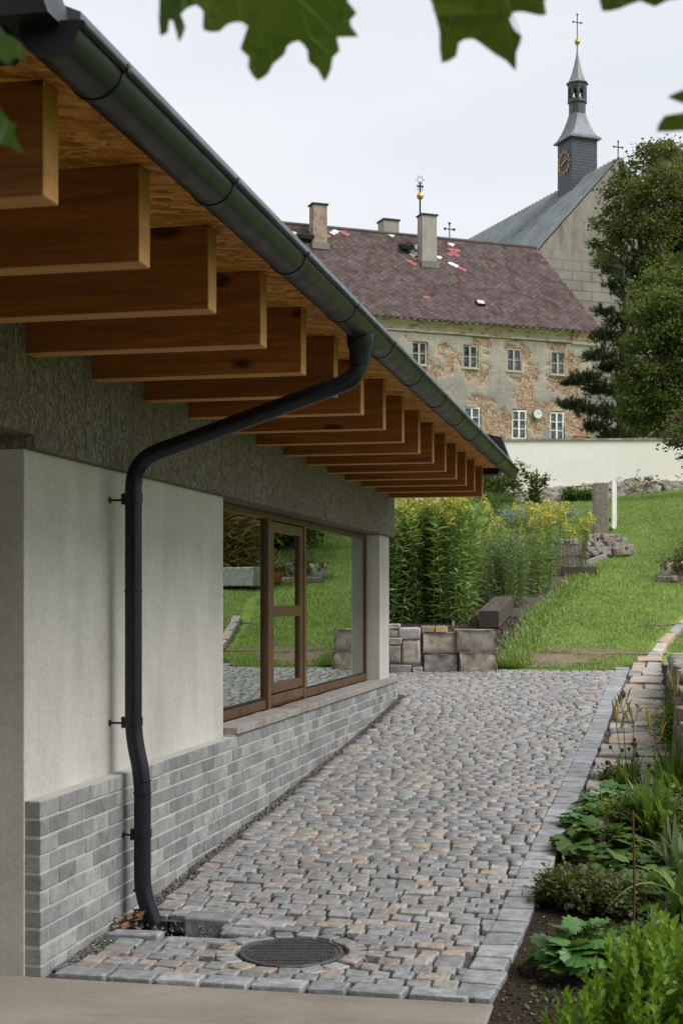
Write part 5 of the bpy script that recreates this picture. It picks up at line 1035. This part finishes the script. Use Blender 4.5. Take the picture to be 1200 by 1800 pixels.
# ================================================================== MAPLE LEAVES OVERHEAD
def pt(px, py, D): p = at(px, D); return Vector((p[0], p[1], EYE+(1053-py)/2500*D))
def branch(label, pts, lvs):
    e = empty('maple_branch', pts[0]); tag(e, label, 'branch'); o = Vector(pts[0]); b = MB().tube([Vector(p)-o for p in pts], [.006-.004*i/len(pts) for i in range(len(pts))], 6)
    for out, D0, tilt, curl, *vn in lvs:     # blade outline in sight angles, its distance, lean and curl, veins
        cx = sum(p[0] for p in out)/len(out); cy = min(p[1] for p in out); n = len(out); vs = []
        sm = []
        for i in range(n):
            p, q, r0, r1 = Vector(out[i]), Vector(out[(i+1) % n]), Vector(out[i-1]), Vector(out[(i+2) % n]); sm.append(p)
            if (q-p).length > 14: sm.append((p+q)/2+((p-r0).normalized()-(r1-q).normalized())*.045*(q-p).length)
        bm = bmesh.new(); f = bm.faces.new([bm.verts.new((p.x, p.y, 0)) for p in sm]); bmesh.ops.triangulate(bm, faces=[f], ngon_method='BEAUTY')
        bmesh.ops.subdivide_edges(bm, edges=bm.edges, cuts=1)
        for v in bm.verts:
            x, y = v.co.x, v.co.y; d_ = D0+tilt*(y-cy)/2500*D0+curl*((x-cx)/2500*D0)**2*8+.0025*math.sin(x*.09+y*.05)+.002*abs(((x-cx)*.7+(y-cy)*.2) % 26-13)/13; v.co = pt(x, y, d_)-o
        me = bpy.data.meshes.new('leaf'); bm.to_mesh(me); bm.free(); me.materials.append(M['maple']); lf = link('leaf', me, e)
        vb = MB()
        for a_, b_ in (vn[0] if vn else []):
            q = []
            for k in range(9):
                t_ = k/8; x = a_[0]+(b_[0]-a_[0])*t_; y = a_[1]+(b_[1]-a_[1])*t_; q.append(pt(x, y, D0+tilt*(y-cy)/2500*D0+curl*((x-cx)/2500*D0)**2*8+.0025*math.sin(x*.09+y*.05)+.0005)-o)
            vb.tube(q, [.0011-.0008*k/8 for k in range(9)], 5)
        if vn: vb.build('veins', M['vein'], lf)
        base = pt(cx, cy, D0)-o; nearest = min(pts, key=lambda p: (Vector(p)-o-base).length); b.tube([Vector(nearest)-o, base], .0018, 5)
    b.build('twig', M['brownstem'], e)
LB = [(250, -150), (285, -60), (315, 0), (317, 25), (327, 15), (345, 8), (357, 20), (357, 52), (385, 55), (400, 42), (422, 38), (435, 45), (422, 85), (437, 100), (436, 118), (452, 141), (472, 128), (480, 112), (500, 95), (505, 80), (525, 71), (540, 88), (542, 108), (557, 120), (570, 143), (582, 120), (585, 100), (597, 88), (592, 65), (630, 64), (617, 45), (615, 35), (627, 22), (610, 0), (640, -40), (700, -60), (660, -100), (560, -130), (480, -190), (400, -130)]
LA = [(262, -90), (272, -30), (280, 0), (281, 62), (295, 56), (298, 34), (304, 36), (314, 74), (326, 47), (318, 25), (320, 0), (345, -50), (310, -100)]
LC = [(690, -90), (735, -50), (757, 0), (772, 55), (776, 110), (802, 98), (806, 75), (815, 69), (832, 68), (850, 80), (870, 95), (890, 107), (906, 124), (907, 92), (917, 64), (905, 52), (896, 32), (900, 22), (920, 20), (945, 26), (960, 25), (956, 0), (1010, -30), (960, -90), (900, -120), (850, -190), (780, -110)]
LD = [(1020, -60), (1050, -20), (1058, 19), (1090, 14), (1125, 1), (1150, 11), (1172, 0), (1215, -10), (1190, -70), (1120, -140), (1070, -90)]
LE = [(1275, 130), (1225, 140), (1205, 155), (1172, 170), (1200, 181), (1212, 190), (1198, 198), (1167, 203), (1153, 231), (1205, 229), (1250, 260), (1300, 210)]
LF = [(-70, 20), (-20, 10), (0, 46), (12, 60), (25, 65), (42, 82), (47, 106), (25, 100), (15, 115), (0, 103), (-40, 120), (-80, 80)]
LG = [(-80, 160), (-20, 150), (0, 190), (8, 200), (15, 212), (29, 217), (24, 230), (32, 250), (43, 270), (25, 262), (0, 252), (-50, 262), (-90, 210)]
LH = [(1290, 400), (1230, 405), (1200, 440), (1180, 452), (1176, 466), (1205, 458), (1240, 470), (1290, 440)]
branch('dark maple leaves hanging across the top middle, left of the big pointed leaf', [pt(760, -420, 1.5), pt(640, -300, 1.45), pt(480, -215, 1.4), pt(300, -130, 1.4)], [(LB, 1.40, .35, .5, [((470, -150), (571, 138)), ((470, -150), (453, 136)), ((470, -150), (626, 62)), ((470, -150), (355, 45)), ((520, -8), (590, 62)), ((463, 0), (425, 50)), ((545, 65), (582, 95)), ((492, -90), (600, 10)), ((466, 40), (480, 108))]), (LA, 1.45, -.3, 0)])
branch('big pointed maple leaf hanging at the top between finial and spire', [pt(760, -430, 1.52), pt(820, -300, 1.45), pt(850, -215, 1.4), pt(1120, -170, 1.4)], [(LC, 1.38, .3, .5, [((845, -185), (905, 118)), ((845, -185), (777, 104)), ((845, -185), (955, 24)), ((876, -30), (915, 62)), ((868, -60), (820, 64)), ((815, -60), (760, 20)), ((890, -120), (925, 18))]), (LD, 1.42, .2, 0)])
branch('maple leaf tips entering at the right border beside the tree top', [pt(1330, -100, 1.5), pt(1310, 60, 1.45), pt(1300, 180, 1.4), pt(1300, 400, 1.4)], [(LE, 1.4, .3, 0), (LH, 1.4, .2, 0)])
branch('green maple leaf tips entering at the left border under the gutter', [pt(-160, -100, 1.5), pt(-120, 40, 1.42), pt(-110, 180, 1.4)], [(LF, 1.4, -.5, 0), (LG, 1.4, -.5, 0)])
# ------------------------------------------------------------------ the maple itself, behind and above the camera
sky_blocker = empty('sky_blocker', (0, -9, 0)); tag(sky_blocker, 'unseen dark board wall and roof added behind the viewpoint to block sky light', 'sky_blocker')  # unseen block added behind the camera to darken the pier and rafter sides
MB().box(-12, 12, -.3, 0, 0, 5.5).build('wall', M['oldtimber'], sky_blocker); MB().prism([(-12.5, 5.5), (12.5, 5.5), (12.5, 5.7), (-12.5, 5.7)], -8, .6).build('roof', M['slate'], sky_blocker)
mt = empty('maple_tree', (2.2, -4.2, 0)); tag(mt, 'large maple tree behind the viewpoint whose branches hang overhead', 'tree')
b = MB().tube([(0, 0, -.3), (0, 0, 3), (-.3, .3, 5), (-.5, .5, 7)], [.35, .28, .2, .08], 12); P = []
for k in range(26):
    c_ = Vector((random.uniform(-5.5, 2.5), random.uniform(-3.5, 4.6), random.uniform(4.4, 8))); b.tube([(-.2, .2, random.uniform(3, 5.2)), tuple(c_*.5+Vector((0, 0, 2.6))), tuple(c_)], [.09, .05, .015], 6); P.append(np.array(c_)+RNG.normal(size=(420, 3))*np.array([.75, .75, .5]))
b.build('trunk', M['bark'], mt, True); P = np.concatenate(P); leaves('crown', P, dirs(len(P), -.3), RNG.uniform(.12, .2, len(P)), M['maple'], mt, 'oval', 1.6)
